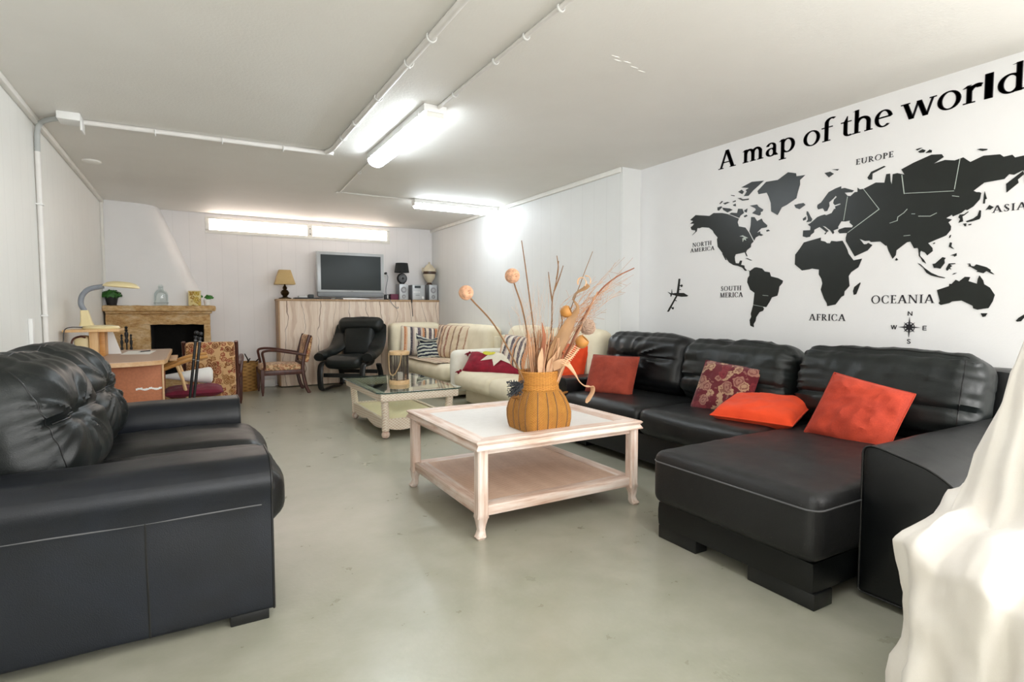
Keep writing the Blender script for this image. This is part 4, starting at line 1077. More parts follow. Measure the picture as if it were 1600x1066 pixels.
def pod(lab, c, r, tip, stem):
    t = thing('seed_cup', lab, 'seed pod', c, group=GD, world=True)
    d = (V(tip)).normalized(); fr = frame(c, d, (0, .2, 1))
    pf = [(.001, -r), (r*.5, -r*.86), (r*.87, -r*.5), (r, 0), (r*.93, r*.4), (r*.74, r*.72), (r*.62, r*.66), (r*.8, r*.3), (r*.85, 0), (r*.5, -r*.6), (.001, -r*.75)]
    MB().lathe(pf, (0, 0, 0), 20, fr, False).build('cup', 'pod', t)
    MB().tube(bez([V(c)-d*r*.9]+[V(p) for p in stem], 6), .0038, 6).build('stem', 'stem_brown', t)
pod('golden hollow seed cup high up in the dried bunch', (1.862, 2.61, 1.139), .036, (.75, -.75, .45), [(1.83, 2.61, 1.06), (1.76, 2.62, .9), B0(.03, -.03)])
pod('golden hollow seed cup lower right, above the hanging wood curl', (1.975, 2.61, .962), .04, (.55, -.6, .8), [(1.92, 2.61, .9), (1.82, 2.62, .82), B0(.05, -.03)])
m = MB(); rnd = random.Random(5)
for k in range(60):
    a = V((rnd.gauss(0, 1), rnd.gauss(0, 1), rnd.gauss(0, 1))).normalized(); x = a.orthogonal().normalized(); y = a.cross(x); r = rnd.uniform(.028, .048)
    m.tube([V((2.085, 2.7, 1.045))+a*rnd.uniform(-.02, .02)+(x*math.cos(2*PI*i/12)+y*math.sin(2*PI*i/12))*r for i in range(12)], .002, 4, closed=True)
m.tube(bez([(2.06, 2.7, 1.01), (1.92, 2.68, .87), B0(.05, .03)], 5), .0035, 6)
solo(m, 'moss_ball', 'stem_pale', 'tangled round ball of dry tendrils at the right of the bunch', 'dried flower', GD)
m = MB()
for k in range(90):
    c = (1.815+rnd.gauss(0, .035), 2.69+rnd.gauss(0, .03), .90+rnd.gauss(0, .035)); m.ball(c, rnd.uniform(.006, .011), 4)
for k in range(8): m.tube([B0(.03, .02), (1.815+rnd.gauss(0, .03), 2.69, .89+rnd.gauss(0, .02))], .002, 4)
solo(m, 'hydrangea', 'hydrangea', 'rust coloured dried flower head just above the vase rim', 'dried flower', GD)
blade('wood_shaving', 'shaving', 'long pale wood curl hanging down over the right side of the vase', [(1.75, 2.58, .83), (1.79, 2.52, .852), (1.835, 2.5, .80), (1.875, 2.5, .745), (1.92, 2.5, .715), (1.962, 2.5, .712), (1.967, 2.5, .683), (1.94, 2.5, .645), (1.925, 2.5, .622)], lambda f: .05*(1-.45*f)*(1 if f < .9 else 1-(f-.9)*6), (.1, -1, .3), .2, twist=-2.2)
m = MB()
for k in range(11):
    f = k/10; x, z = 1.79+.085*f, .845+.09*f; m.tube([(x-.03, 2.515, z+.012), (x+.012, 2.51, z-.006)], .0028, 5)
m.tube(bez([(1.875, 2.51, .93), (1.83, 2.51, .885), (1.78, 2.52, .835), B0(.03, -.05)], 5), .004, 6)
solo(m, 'fern_comb', 'shaving', 'small pale comb-like dried frond above the hanging wood curl', 'dried leaf', GD)
m = MB()
for k in range(70):
    f = rnd.random(); tx = 1.45+.08*rnd.random(); tz = .66+.09*rnd.random()
    b = (1.56+.0*f, 2.585, .735+rnd.uniform(-.012, .012)); e = V((tx, 2.57+rnd.uniform(-.03, .03), tz+.02)); m.tube([b, e], .0018, 4)
    for j in range(5): q = V(b).lerp(e, .45+.13*j); m.ball(q+V((rnd.gauss(0, .005), rnd.gauss(0, .005), rnd.gauss(0, .005))), .0036, 3)
solo(m, 'lavender_bunch', 'lavender', 'dark grey bunch of dried lavender tied to the left side of the vase', 'dried flower', GD)
m = MB()
for k in range(70):
    b = B0(rnd.uniform(-.06, .07), rnd.uniform(-.06, .05)); tx = b[0]+rnd.uniform(-.05, .16); m.tube([b, (tx, b[1]+rnd.uniform(-.02, .03), VC[2]+rnd.uniform(.36, .56))], .0024, 5)
solo(m, 'straw_stems', 'stem_pink', 'cluster of short pinkish straw stems filling the vase mouth', 'dried stem', GD)

# ------------------------------------------------------------------ wicker table with a glass top, lantern on it
WX = (1.37, 2.17); WY = (4.68, 6.0); GZ = .43
wt = thing('wicker_table', 'cream wicker coffee table with glass top beside the cream sofas', 'table', (1.77, 5.34, 0), world=True)
def chamfer(x0, x1, y0, y1, c): return [(x0+c, y0), (x1-c, y0), (x1, y0+c), (x1, y1-c), (x1-c, y1), (x0+c, y1), (x0, y1-c), (x0, y0+c)]
m = MB(); m.prism(chamfer(WX[0], WX[1], WY[0], WY[1], .05), .012, lambda u, v, w: V((u, v, GZ-.012+w))); g = m.build('glass_top', 'glass', wt, smooth=False)
ed = [(x, y, GZ-.006) for x, y in chamfer(WX[0]-.001, WX[1]+.001, WY[0]-.001, WY[1]+.001, .05)]
MB().tube(ed, .0062, 6, closed=True).build('glass_edge', 'glass_edge', g)
ix0, ix1, iy0, iy1 = WX[0]+.03, WX[1]-.03, WY[0]+.03, WY[1]-.03
for a, b in (((ix0, iy0), (ix1, iy0+.07)), ((ix0, iy1-.07), (ix1, iy1)), ((ix0, iy0+.07), (ix0+.07, iy1-.07)), ((ix1-.07, iy0+.07), (ix1, iy1-.07))):
    MB().box((a[0], a[1], .345), (b[0], b[1], GZ-.0125), .012).build('apron', 'wicker', wt)
for x, y in ((ix0+.07, iy0+.10), (ix1-.07, iy0+.10), (ix0+.07, iy1-.10), (ix1-.07, iy1-.10)):
    sx = -1 if x < 1.77 else 1; sy = -1 if y < 5.3 else 1
    MB().tube(bez([(x-sx*.0, y-sy*.0, .07), (x, y, .16), (x+sx*.005, y+sy*.01, .25), (x+sx*.012, y+sy*.02, .352)], 6), .034, 12).build('leg', 'wicker', wt)
    MB().ball((x, y, .037), .037, 12).build('foot', 'ww_z', wt)
sx0, sx1, sy0, sy1 = ix0+.06, ix1-.06, iy0+.09, iy1-.09
MB().box((sx0+.02, sy0+.02, .14), (sx1-.02, sy1-.02, .165), .008).build('shelf', 'wicker_shelf', wt)
def scallop(p, q):
    m = MB(); n = 30; top = []; bo = []
    d = V((q[0]-p[0], q[1]-p[1], 0)); nrm = V((-d.y, d.x, 0)).normalized()*.012
    for i in range(n+1):
        f = i/n; b = V((p[0], p[1], 0))+d*f; dip = .035*abs(math.sin(2*PI*f))**.8
        top.append((b, .175)); bo.append((b, .105-dip))
    secs = []
    for (b, zt), (_, zb) in zip(top, bo): secs.append([b-nrm+V((0, 0, zb)), b+nrm+V((0, 0, zb)), b+nrm*1.3+V((0, 0, zt)), b-nrm*1.3+V((0, 0, zt))])
    m.loft(secs, flat=True).build('shelf_apron', 'wicker', wt)
scallop((sx0, sy0), (sx1, sy0)); scallop((sx0, sy1), (sx1, sy1)); scallop((sx0, sy0), (sx0, sy1)); scallop((sx1, sy0), (sx1, sy1))
LC = (1.735, 5.21, GZ)
ln = thing('lantern', 'round bamboo lantern with dark wire cage on the glass topped table', 'lantern', LC, world=True)
MB().lathe([(.001, 0), (.10, 0), (.10, .035), (.097, .04), (.001, .04)], LC, 28).build('base', 'bamboo', ln)
MB().lathe([(.058, .285), (.098, .285), (.098, .315), (.094, .32), (.058, .32), (.058, .285)], LC, 28, cap=False).build('top_ring', 'bamboo', ln)
for k in range(8):
    a = PI/4*k+.2; MB().tube([(LC[0]+.086*math.cos(a), LC[1]+.086*math.sin(a), LC[2]+.035), (LC[0]+.086*math.cos(a), LC[1]+.086*math.sin(a), LC[2]+.29)], .005, 6).build('rod', 'wire', ln)
m = MB()
for k in range(19): m.tube([(LC[0]+.09*math.cos(2*PI*i/24), LC[1]+.09*math.sin(2*PI*i/24), LC[2]+.05+.0128*k) for i in range(24)], .0022, 4, closed=True)
m.build('wire_cage', 'wire', ln)
MB().tube(bez([(LC[0]-.01, LC[1]-.098, LC[2]+.30), (LC[0]-.03, LC[1]-.105, LC[2]+.2), (LC[0]-.075, LC[1]-.075, LC[2]+.10), (LC[0]-.098, LC[1]-.01, LC[2]+.12), (LC[0]-.097, LC[1]+.02, LC[2]+.3)], 6), .0055, 6).build('rope_handle', 'rope', ln)
MB().lathe([(.001, .04), (.035, .04), (.035, .11), (.001, .11)], LC, 16).build('candle', 'cream_white', ln)

# ------------------------------------------------------------------ cream sofas
cs = thing('corner_sofa', 'cream upholstered corner sofa at the far right below the stereo', 'sofa', (3.15, 7.4, 0), world=True)
MB().soft((3.2, 7.35, .13), (.74, 1.6, .2), .04, .08).build('base', 'cream', cs)
MB().soft((3.16, 7.24, .335), (.86, 1.46, .20), .08, .04, (.02, .02, .015), wrinkle(61, .006, 3)).build('seat_cushion', 'cream', cs)
MB().soft((2.99, 8.24, .62), (.80, .26, .64), .07, .04, (0, .02, .02), wrinkle(62, .006, 3)).build('back_cushion', 'cream', cs)
T = tilted((3.44, 7.20, .62), PI, R(8))
MB().soft((0, 0, 0), (.26, 1.5, .62), .09, .04, (.02, 0, .02), wrinkle(63, .008, 3), T).build('back_cushion', 'cream', cs)
MB().box((3.44, 6.36, .1), (3.50, 6.46, .80), .01).build('end_panel', 'cream', cs); MB().box((3.53, 6.33, .1), (3.6, 6.43, .82), .01).build('end_panel', 'cream', cs)
m = MB().grid(lambda u, v: (2.735+.62*u+.012*math.sin(v*9), 6.75+v*1.18, .452+.01*math.sin(u*PI)*math.sin(v*PI)), 12, 16)
m.grid(lambda u, v: (2.735+.62*u+.012*math.sin(v*9), 6.75+v*1.18, .447+.01*math.sin(u*PI)*math.sin(v*PI)), 12, 16)
solo(m, 'seat_throw', 'kilim_beige', 'beige striped throw spread over the seat of the far corner sofa', 'throw', org=(3.04, 7.3, .45))
s2 = thing('cream_sofa', 'cream sofa with white arm along the right wall behind the vase', 'sofa', (3.2, 5.2, 0), world=True)
MB().soft((3.23, 5.22, .12), (.70, 1.86, .2), .03, .08).build('base', 'cream', s2)
for y, L, k in ((5.66, .94, 1), (4.76, .94, 2)):
    MB().soft((3.10, y, .315), (.80, L-.02, .20), .075, .035, (.02, 0, .015), wrinkle(70+k, .006, 3)).build('seat_cushion', 'cream', s2)
MB().soft((3.16, 6.215, .40), (.86, .15, .50), .06, .03, (.01, .01, .01), wrinkle(75, .005, 3)).build('arm', 'cream_white', s2)
for y, L, k in ((5.52, .84, 1), (4.62, .92, 2)):
    T = tilted((3.43, y, .66), PI, R(8))
    MB().soft((0, 0, 0), (.25, L, .58), .10, .04, (.03, 0, .02), wrinkle(77+k, .010, 3), T).build('back_cushion', 'cream', s2)
MB().box((3.42, 4.205, .08), (3.6, 4.245, .80), .012).build('end_panel', 'bamboo', s2)
GC = 'cushions on the cream sofas'
pillow('cushion', 'kilim', 'orange, navy and cream striped cushion at the far corner, left of the zebra cushion', (3.0, 8.02, .665), (-.1, -1, .25), (.12, .25, 1), .60, .46, .14, 6, GC, 0, .05)
pillow('cushion', 'kilim_beige', 'beige and brown striped cushion right of the zebra cushion', (3.235, 7.30, .69), (-.95, -.35, .3), (.3, .15, 1), .78, .50, .14, 7, GC, R(-3), .04)
def ears(a, b, x, y, z):
    k = max(0, (b-.35)/.65); pin = max(0, 1-((b-.45)/.2)**2)
    z *= (1-.6*pin); x *= (1-.22*pin); y += .07*k*(abs(a)**2)-.05*k*(1-abs(a))
    return x, y, z
pillow('cushion', 'zebra', 'navy and cream zebra striped cushion pinched like two ears', (3.03, 7.58, .595), (-.45, -.9, .35), (.1, .3, 1), .46, .36, .13, 8, GC, R(3), .03, shape=ears)
pillow('cushion', 'kilim', 'striped kilim cushion on the cream sofa behind the dried flowers', (3.22, 5.50, .66), (-1, -.12, .3), (.3, 0, 1), .60, .40, .14, 9, GC, 0, .05)
pillow('cushion', 'orange', 'orange cushion on the cream sofa just right behind the vase', (3.18, 4.45, .62), (-.9, -.4, .35), (.3, .1, 1), .44, .42, .14, 10, GC)
pc = pillow('star_cushion', 'crimson', 'crimson cushion with white star patch and tassels against the white sofa arm', (3.06, 5.70, .515), (-.62, -.45, .75), (.55, .3, 1), .80, .30, .15, 11, GC, R(0), .05)
def onpc(poly, zz, name, mat):
    m = MB(); m.prism(poly, .006, lambda u, v, w: V((u, v, zz+w))); o = m.build(name, mat, pc, smooth=False); return o
st = []
for k in range(16):
    a = PI/2+2*PI*k/16; r = .16 if k % 2 == 0 else .085; st.append((.04+1.25*r*1.4*math.cos(a), .10+1.25*r*.95*math.sin(a)))
m = MB(); n = 16
def starz(u, v): return .078*(max(0, 1-(u/.40)**4)*max(0, 1-(min(.15, v)/.152)**4))**.55+.006
cen = (.02, .08)
vs = [(cen[0], cen[1], starz(*cen))]; fs = []
for rr in (.35, .7, 1.0):
    for (u, v) in st:
        q = (cen[0]+(u-cen[0])*rr, min(.145, cen[1]+(v-cen[1])*rr)); vs.append((q[0], q[1], starz(*q)))
for k in range(16):
    j = (k+1) % 16; fs.append((0, 1+k, 1+j))
    for L in (0, 1): fs.append((1+16*L+k, 17+16*L+k, 17+16*L+j, 1+16*L+j))
m.add(vs, fs); m.build('star_patch', 'white_felt', pc)
m = MB(); c2 = (-.10, .10); vs = [(c2[0], c2[1], starz(*c2)+.004)]
hexp = [(c2[0]+.085*math.cos(2*PI*k/10), min(.143, c2[1]+.045*math.sin(2*PI*k/10))) for k in range(10)]
for q in hexp: vs.append((q[0], q[1], starz(*q)+.004))
m.add(vs, [(0, 1+k, 1+(k+1) % 10) for k in range(10)]); m.build('yellow_patch', 'yellow_felt', pc)
for x, y in ((-.41, -.15), (-.41, .13), (.41, -.15)):
    m = MB(); m.ball((x, y, 0), .016, 8)
    for k in range(22):
        a = 2*PI*k/22; m.tube([(x, y, 0), (x-.03*(1 if x < 0 else -1)+.022*math.cos(a), y-.035+.012*math.sin(a*2), .022*math.sin(a))], .004, 4)
    m.build('tassel', 'crimson', pc)

# ------------------------------------------------------------------ TV cabinet and what stands on it
CX0, CX1, CY, CZ = 1.10, 3.625, 8.76, 1.31
cb = thing('tv_cabinet', 'long tall pale cabinet of live-edge planks carrying the television', 'cabinet', ((CX0+CX1)/2, 8.9, 0), world=True)
MB().box((CX0+.02, CY+.024, .02), (CX1-.02, YB-.002, CZ-.03)).build('carcass', 'plank_side', cb)
MB().box((CX0+.02, CY, .015), (CX1, CY+.024, CZ-.03), .003).build('front_panel', 'plank', cb)
MB().box((CX0, CY-.004, .02), (CX0+.02, YB-.002, CZ-.03), .003).build('side_panel', 'plank_side', cb)
MB().box((CX0-.01, CY-.012, CZ-.03), (CX1, YB-.002, CZ), .004).build('top', 'plank_side', cb)
tv = thing('television', 'wide silver flat television with dark screen on the cabinet', 'television', (2.19, 8.88, CZ), world=True)
MB().box((1.67, 8.84, 1.42), (2.71, 8.96, 2.045), .015).build('housing', 'silver', tv)
MB().box((1.725, 8.835, 1.455), (2.655, 8.845, 1.995), .003).build('screen', 'screen', tv)
MB().soft((2.19, 8.87, 1.385), (1.04, .10, .085), .03, .03).build('speaker_bar', 'silver_dark', tv)
MB().lathe([(.001, 0), (.30, 0), (.29, .02), (.08, .03), (.07, .06), (.001, .06)], (0, 0, 0), 28, Matrix.Translation((2.19, 8.9, CZ)) @ Matrix.Diagonal((1, .42, 1, 1))).build('stand', 'white_plastic', tv)
MB().box((2.17, 8.836, 1.432), (2.21, 8.842, 1.438)).build('badge', 'silver_dark', tv)
tl = thing('table_lamp', 'small bronze table lamp with tan tapered shade on the left of the cabinet', 'lamp', (1.215, 8.9, CZ), world=True)
c = (1.215, 8.9, CZ)
MB().lathe([(.001, 0), (.09, 0), (.09, .015), (.05, .025), (.03, .04), (.055, .07), (.062, .095), (.045, .125), (.022, .14), (.034, .16), (.022, .185), (.013, .2), (.013, .25), (.001, .25)], c, 20).build('base', 'bronze', tl)
secs = []
for z_, k in ((.215, .14), (.225, .138), (.425, .08), (.43, .078)): secs.append([V((c[0]+a*k, c[1]+b*k*.75, c[2]+z_)) for a, b in ((-.9, -1), (.9, -1), (1, -.9), (1, .9), (.9, 1), (-.9, 1), (-1, .9), (-1, -.9))])
MB().loft(secs, cap=False).build('lamp_shade', 'shade_tan', tl)
b = MB(); b.box((1.34, 8.8, CZ), (1.73, 8.98, CZ+.022), .004); solo(b, 'media_player', 'black_plastic', 'flat black media player lying on cabinet between lamp and television', 'media player', org=(1.53, 8.89, CZ))
b = MB(); b.box((1.40, 8.86, CZ+.022), (1.52, 8.94, CZ+.05), .008); solo(b, 'white_adapter', 'white_plastic', 'small white adapter lying on the flat black player', 'adapter', org=(1.46, 8.9, CZ+.022))
t = thing('alarm_clock', 'small black bedside clock on the flat black player', 'clock', (1.585, 8.9, CZ+.022), world=True)
MB().box((1.545, 8.87, CZ+.022), (1.625, 8.93, CZ+.072), .008).build('case', 'black_plastic', t); MB().box((1.555, 8.867, CZ+.032), (1.615, 8.872, CZ+.062)).build('display', 'screen', t)
for (x0, x1, y0, yz, lab) in ((1.66, 1.86, 8.775, 8.81, 'black remote control on cabinet below the left of the television'), (1.92, 2.04, 8.772, 8.81, 'shorter black remote control right of the longer one under television')):
    t = thing('remote_control', lab, 'remote control', ((x0+x1)/2, 8.79, CZ), world=True)
    MB().box((x0, y0, CZ), (x1, yz, CZ+.018), .005).build('body', 'black_plastic', t)
    m = MB()
    for k in range(5): m.box((x0+.02+k*.02, y0+.008, CZ+.017), (x0+.032+k*.02, y0+.02, CZ+.021), .001)
    m.build('buttons', 'silver_dark', t)
t = thing('power_socket', 'white wall socket with plug and hanging cable right of the television', 'socket', (2.78, YB, 1.73), world=True)
MB().box((2.745, YB-.012, 1.69), (2.825, YB, 1.775), .004).build('plate', 'white_plastic', t)
MB().lathe([(.02, 0), (.02, .035), (.012, .04), (.001, .04)], (0, 0, 0), 14, frame((2.80, YB-.012, 1.75), (0, -1, 0), (0, 0, 1))).build('plug', 'black_plastic', t)
MB().tube(bez([(2.80, YB-.045, 1.75), (2.83, YB-.05, 1.68), (2.80, YB-.04, 1.5), (2.80, YB-.06, 1.36), (2.79, 8.93, CZ+.012), (2.76, CY-.02, CZ+.008), (2.80, CY-.022, 1.25), (2.87, CY-.02, 1.18), (2.905, CY-.018, 1.175), (2.90, CY-.016, 1.20)], 6), .0045, 6).build('cable', 'silver_dark', t)
t = thing('dark_case', 'dark upright box with a white stripe between television and maroon box', 'box', (2.79, 8.9, CZ), world=True)
MB().box((2.725, 8.85, CZ), (2.805, 8.92, CZ+.085), .004).build('body', 'black_plastic', t); MB().box((2.76, 8.846, CZ+.02), (2.775, 8.851, CZ+.075)).build('stripe', 'white_plastic', t)
b = MB(); b.box((2.815, 8.84, CZ), (2.945, 8.95, CZ+.095), .004); solo(b, 'maroon_box', 'maroon_box', 'flat maroon box left of the stereo speakers', 'box', org=(2.88, 8.9, CZ))
def spk(x, lab):
    t = thing('stereo_speaker', lab, 'speaker', (x, 8.88, CZ), group='stereo speakers on the cabinet', world=True)
    MB().box((x-.072, 8.80, CZ), (x+.072, 8.98, CZ+.26), .004).build('cabinet', 'silver_dark', t)
    MB().box((x-.072, 8.792, CZ+.003), (x+.072, 8.802, CZ+.257), .005).build('front_panel', 'silver', t)
    for zz, r in ((.165, .047), (.055, .03)):
        MB().lathe([(r, 0), (r*1.08, .004), (r, .008), (r*.75, .004), (r*.3, -.002), (.001, .004)], (0, 0, 0), 22, frame((x, 8.792, CZ+zz), (0, -1, 0), (0, 0, 1)), False).build('cone', 'speaker_cone', t)
spk(3.02, 'silver stereo speaker carrying the black lamp, left one of the pair'); spk(3.535, 'silver stereo speaker carrying the cream urn, right one of the pair')
t = thing('mini_stereo', 'silver compact stereo unit between the two speakers', 'stereo', (3.27, 8.88, CZ), world=True)
MB().box((3.165, 8.80, CZ), (3.385, 8.98, CZ+.25), .004).build('case', 'silver_dark', t)
MB().box((3.17, 8.79, CZ+.003), (3.38, 8.802, CZ+.245), .006).build('front_panel', 'silver', t)
MB().box((3.205, 8.786, CZ+.195), (3.31, 8.792, CZ+.235)).build('display', 'screen', t)
MB().box((3.22, 8.786, CZ+.075), (3.29, 8.792, CZ+.085)).build('tape_slot', 'silver_dark', t)
MB().lathe([(.022, 0), (.022, .014), (.001, .016)], (0, 0, 0), 16, frame((3.345, 8.79, CZ+.04), (0, -1, 0), (0, 0, 1))).build('volume_knob', 'white_plastic', t)
m = MB()
for k in range(4): m.box((3.185+k*.03, 8.785, CZ+.125), (3.208+k*.03, 8.791, CZ+.137), .001)
m.build('buttons', 'white_plastic', t)
b = MB(); b.tube(bez([(3.135, 8.80, CZ+.01), (3.135, CY-.02, CZ+.005), (3.135, CY-.024, CZ-.06), (3.15, CY-.024, CZ-.27)], 6), .005, 6); b.cyl((3.135, CY-.024, CZ+.0), (3.135, CY-.024, CZ-.05), .009); solo(b, 'black_cable', 'black_plastic', 'black cable hanging over the cabinet front below the stereo', 'cable', org=(3.135, CY-.024, CZ))
c = (3.02, 8.88, CZ+.26)
t = thing('black_lamp', 'black lamp with round openwork base and black shade on the left speaker', 'lamp', c, world=True)
m = MB(); m.lathe([(.001, 0), (.045, 0), (.045, .012), (.02, .018)], c, 18, cap=False)
m.lathe([(.088*math.sin(a), .088-.088*math.cos(a)+.005) for a in [PI*k/14 for k in range(1, 14)]], (0, 0, 0), 24, Matrix.Translation(c) @ Matrix.Diagonal((1, .55, 1, 1)))
m.cyl((c[0], c[1], c[2]+.17), (c[0], c[1], c[2]+.24), .008); m.build('base', 'black_plastic', t)
m = MB()
for r in (.062, .045, .028): m.tube([(c[0]+r*math.cos(2*PI*k/24)*.95, c[1]-.049+.02*(r/.07)**2, c[2]+.093+r*math.sin(2*PI*k/24)) for k in range(24)], .005, 6, closed=True)
m.build('rings', 'silver_dark', t)
MB().lathe([(.122, .19), (.121, .192), (.098, .345), (.097, .345)], c, 28, cap=False).build('lamp_shade', 'black_cloth', t)
c = (3.505, 8.89, CZ+.26)
t = thing('urn', 'cream lidded ceramic urn with brown band on the right speaker', 'urn', c, world=True)
MB().lathe([(.001, 0), (.055, 0), (.052, .012), (.035, .03), (.03, .04)], c, 20, cap=False).build('foot', 'ceramic_brown', t)
MB().lathe([(.03, .035), (.05, .05), (.085, .10), (.102, .16), (.106, .2), (.108, .235), (.098, .265), (.085, .275)], c, 28, cap=False).build('body', 'ceramic_cream', t)
MB().lathe([(.1065, .178), (.109, .182), (.110, .215), (.109, .222)], c, 28, cap=False).build('band', 'ceramic_brown', t)
m = MB(); m.lathe([(.09, .27), (.085, .285), (.06, .32), (.03, .345), (.015, .352), (.02, .365), (.014, .38), (.001, .385)], c, 24, cap=False); m.build('lid', 'ceramic_cream', t)
for s in (-1, 1): MB().tube(bez([(c[0]+s*.09, c[1], c[2]+.27), (c[0]+s*.125, c[1], c[2]+.275), (c[0]+s*.125, c[1], c[2]+.225), (c[0]+s*.10, c[1], c[2]+.205)], 5), .008, 6).build('handle', 'ceramic_cream', t)

# ------------------------------------------------------------------ recliner
rc = thing('recliner', 'black leather lounge chair with bentwood frame in front of the cabinet', 'armchair', (2.0, 8.12, 0), R(-37))
rc.scale = (1.06, 1.06, 1.02)
for s in (-1, 1):
    MB().tube(bez([(s*.29, -.14, .40), (s*.29, -.30, .385), (s*.29, -.355, .30), (s*.29, -.36, .16), (s*.29, -.335, .05), (s*.29, -.25, .022), (s*.29, 0, .03), (s*.29, .25, .022), (s*.29, .32, .06), (s*.29, .30, .20), (s*.29, .22, .34)], 6), .02, 10, flat=(2.0, .85)).build('side_frame', 'black_wood', rc)
MB().box((-.27, -.315, .20), (.27, -.285, .255), .006).build('crossbar', 'black_wood', rc)
MB().box((-.27, .22, .20), (.27, .25, .255), .006).build('crossbar', 'black_wood', rc)
fn = wrinkle(81, .006, 5)
MB().soft((0, -.06, .40), (.50, .60, .15), .07, .03, (0, .02, .03), fn).build('seat_cushion', 'leather_back', rc)
T = Matrix.Translation((0, .26, .68)) @ Matrix.Rotation(R(-17), 4, 'X')
MB().soft((0, 0, 0), (.44, .13, .50), .06, .03, (0, .02, 0), fn, T).build('back_cushion', 'leather_back', rc)
T = Matrix.Translation((0, .335, .90)) @ Matrix.Rotation(R(-17), 4, 'X')
MB().soft((0, 0, 0), (.66, .17, .21), .085, .03, (.0, .02, .02), wrinkle(83, .008, 6), T).build('head_cushion', 'leather_back', rc)
for s in (-1, 1):
    secs = []
    pts = bez([(s*.29, .34, .88), (s*.31, .27, .72), (s*.325, .12, .56), (s*.335, -.10, .50), (s*.34, -.30, .475)], 5)
    for i, p in enumerate(pts):
        f = i/(len(pts)-1); a = .085+.035*math.sin(PI*min(1, f*1.4)); bb = .05+.025*f; p = p-V((s*(a-.08), 0, 0))
        if f > .9: a *= .8; bb *= .75
        secs.append([V((p.x+a*math.cos(2*PI*k/14), p.y+bb*.5*math.sin(2*PI*k/14)*(1-f), p.z+bb*math.sin(2*PI*k/14))) for k in range(14)])
    MB().loft(secs).build('arm', 'leather_back', rc)
for s in (-1, 1):
    MB().tube([(s*.225, .19, .48), (s*.228, .235, .62), (s*.228, .28, .78)], .004, 5).build('seam', 'piping', rc)

# ------------------------------------------------------------------ wooden armchairs with flowered upholstery
def armchair(name, label, loc, rz, back_low, mat, mats, cat='armchair'):
    t = thing(name, label, cat, loc, rz, group='old wooden armchairs with flowered upholstery')
    for s in (-1, 1):
        MB().sqloft([(s*.265, -.25, 0, .008, .008), (s*.265, -.25, .04, .014, .014), (s*.265, -.25, .05, .017, .017), (s*.265, -.25, .22, .024, .024), (s*.265, -.25, .35, .026, .026)]).build('leg', 'mahogany', t)
        p = bez([(s*.255, .345, 0), (s*.255, .30, .10), (s*.255, .265, .30), (s*.255, .27, .45), (s*.255, .33, .70), (s*.255, .365, .80)], 6)
        MB().tube(p, .021, 8, flat=(1, 1.15)).build('leg', 'mahogany', t)
        MB().tube(bez([(s*.262, .30, .53), (s*.275, .12, .565), (s*.285, -.08, .60), (s*.285, -.20, .602), (s*.285, -.245, .575), (s*.28, -.235, .50), (s*.268, -.22, .40), (s*.265, -.235, .34)], 7), .019, 8, flat=(1.25, .9)).build('arm', 'mahogany', t)
    f = MB()
    for a, b in (((-.265, -.265), (.265, -.235)), ((-.265, .25), (.265, .28)), ((-.275, -.235), (-.245, .25)), ((.245, -.235), (.275, .25))): f.box((a[0], a[1], .27), (b[0], b[1], .335), .006)
    f.build('seat_frame', 'mahogany', t)
    MB().soft((0, 0, .355), (.52, .52, .10), .04, .035, (0, 0, .02)).build('seat', mats, t)
    zc, hh = (.80+back_low)/2, .80-back_low
    T = Matrix.Translation((0, .285+.055*(zc-.3)/.3, zc)) @ Matrix.Rotation(R(-10), 4, 'X')
    MB().soft((0, 0, 0), (.485, .075, hh), .03, .035, (0, .012, 0), None, T).build('backrest', mat, t)
    MB().box((-.24, .25, back_low-.03), (.24, .285, back_low+.005), .006).build('back_rail', 'mahogany', t)
    return t
armchair('wooden_armchair', 'dark wooden armchair with flowered seat seen from the side beside the cabinet', (1.04, 8.27, 0), R(-90), .42, 'floral', 'floral_seat')
armchair('wooden_armchair', 'flowered upholstered armchair seen from behind in front of fireplace', (.205, 7.30, 0), R(180-6), .16, 'floral', 'floral_seat')
t = thing('log_basket', 'brown woven basket of twigs on floor between the two flowered armchairs', 'basket', (.65, 8.72, 0), world=True)
m = MB().lathe([(.001, 0), (.145, 0), (.155, .02), (.165, .22), (.16, .40), (.15, .40), (.15, .03), (.001, .03)], (.65, 8.72, 0), 28, cap=False); m.build('body', 'basket_brown', t)
m = MB(); m.tube([(.65+.158*math.cos(2*PI*k/28), 8.72+.158*math.sin(2*PI*k/28), .40) for k in range(28)], .011, 6, closed=True); m.build('rim', 'basket_brown', t)
for k, (a, b) in enumerate((((.60, 8.70, .30), (.50, 8.60, .475)), ((.68, 8.70, .30), (.63, 8.62, .53)), ((.66, 8.74, .30), (.80, 8.6, .45)), ((.58, 8.74, .3), (.70, 8.66, .46)))):
    solo(MB().tube(bez([a, ((a[0]+b[0])/2+.02, (a[1]+b[1])/2, (a[2]+b[2])/2+.01), b], 4), [.014-.0008*i for i in range(9)], 6), 'twig', 'bark', 'dark twig sticking out of the brown log basket, ' + ('leaning left', 'pointing straight up', 'leaning right', 'lying across the others')[k], 'twig', 'twigs in the log basket', org=a)
b = MB(); b.box((.86, 8.93, 0), (1.06, 9.06, .11), .012); solo(b, 'white_carton', 'white_plastic', 'small white box on the floor behind the side-on flowered armchair', 'box', org=(.96, 9.0, 0))

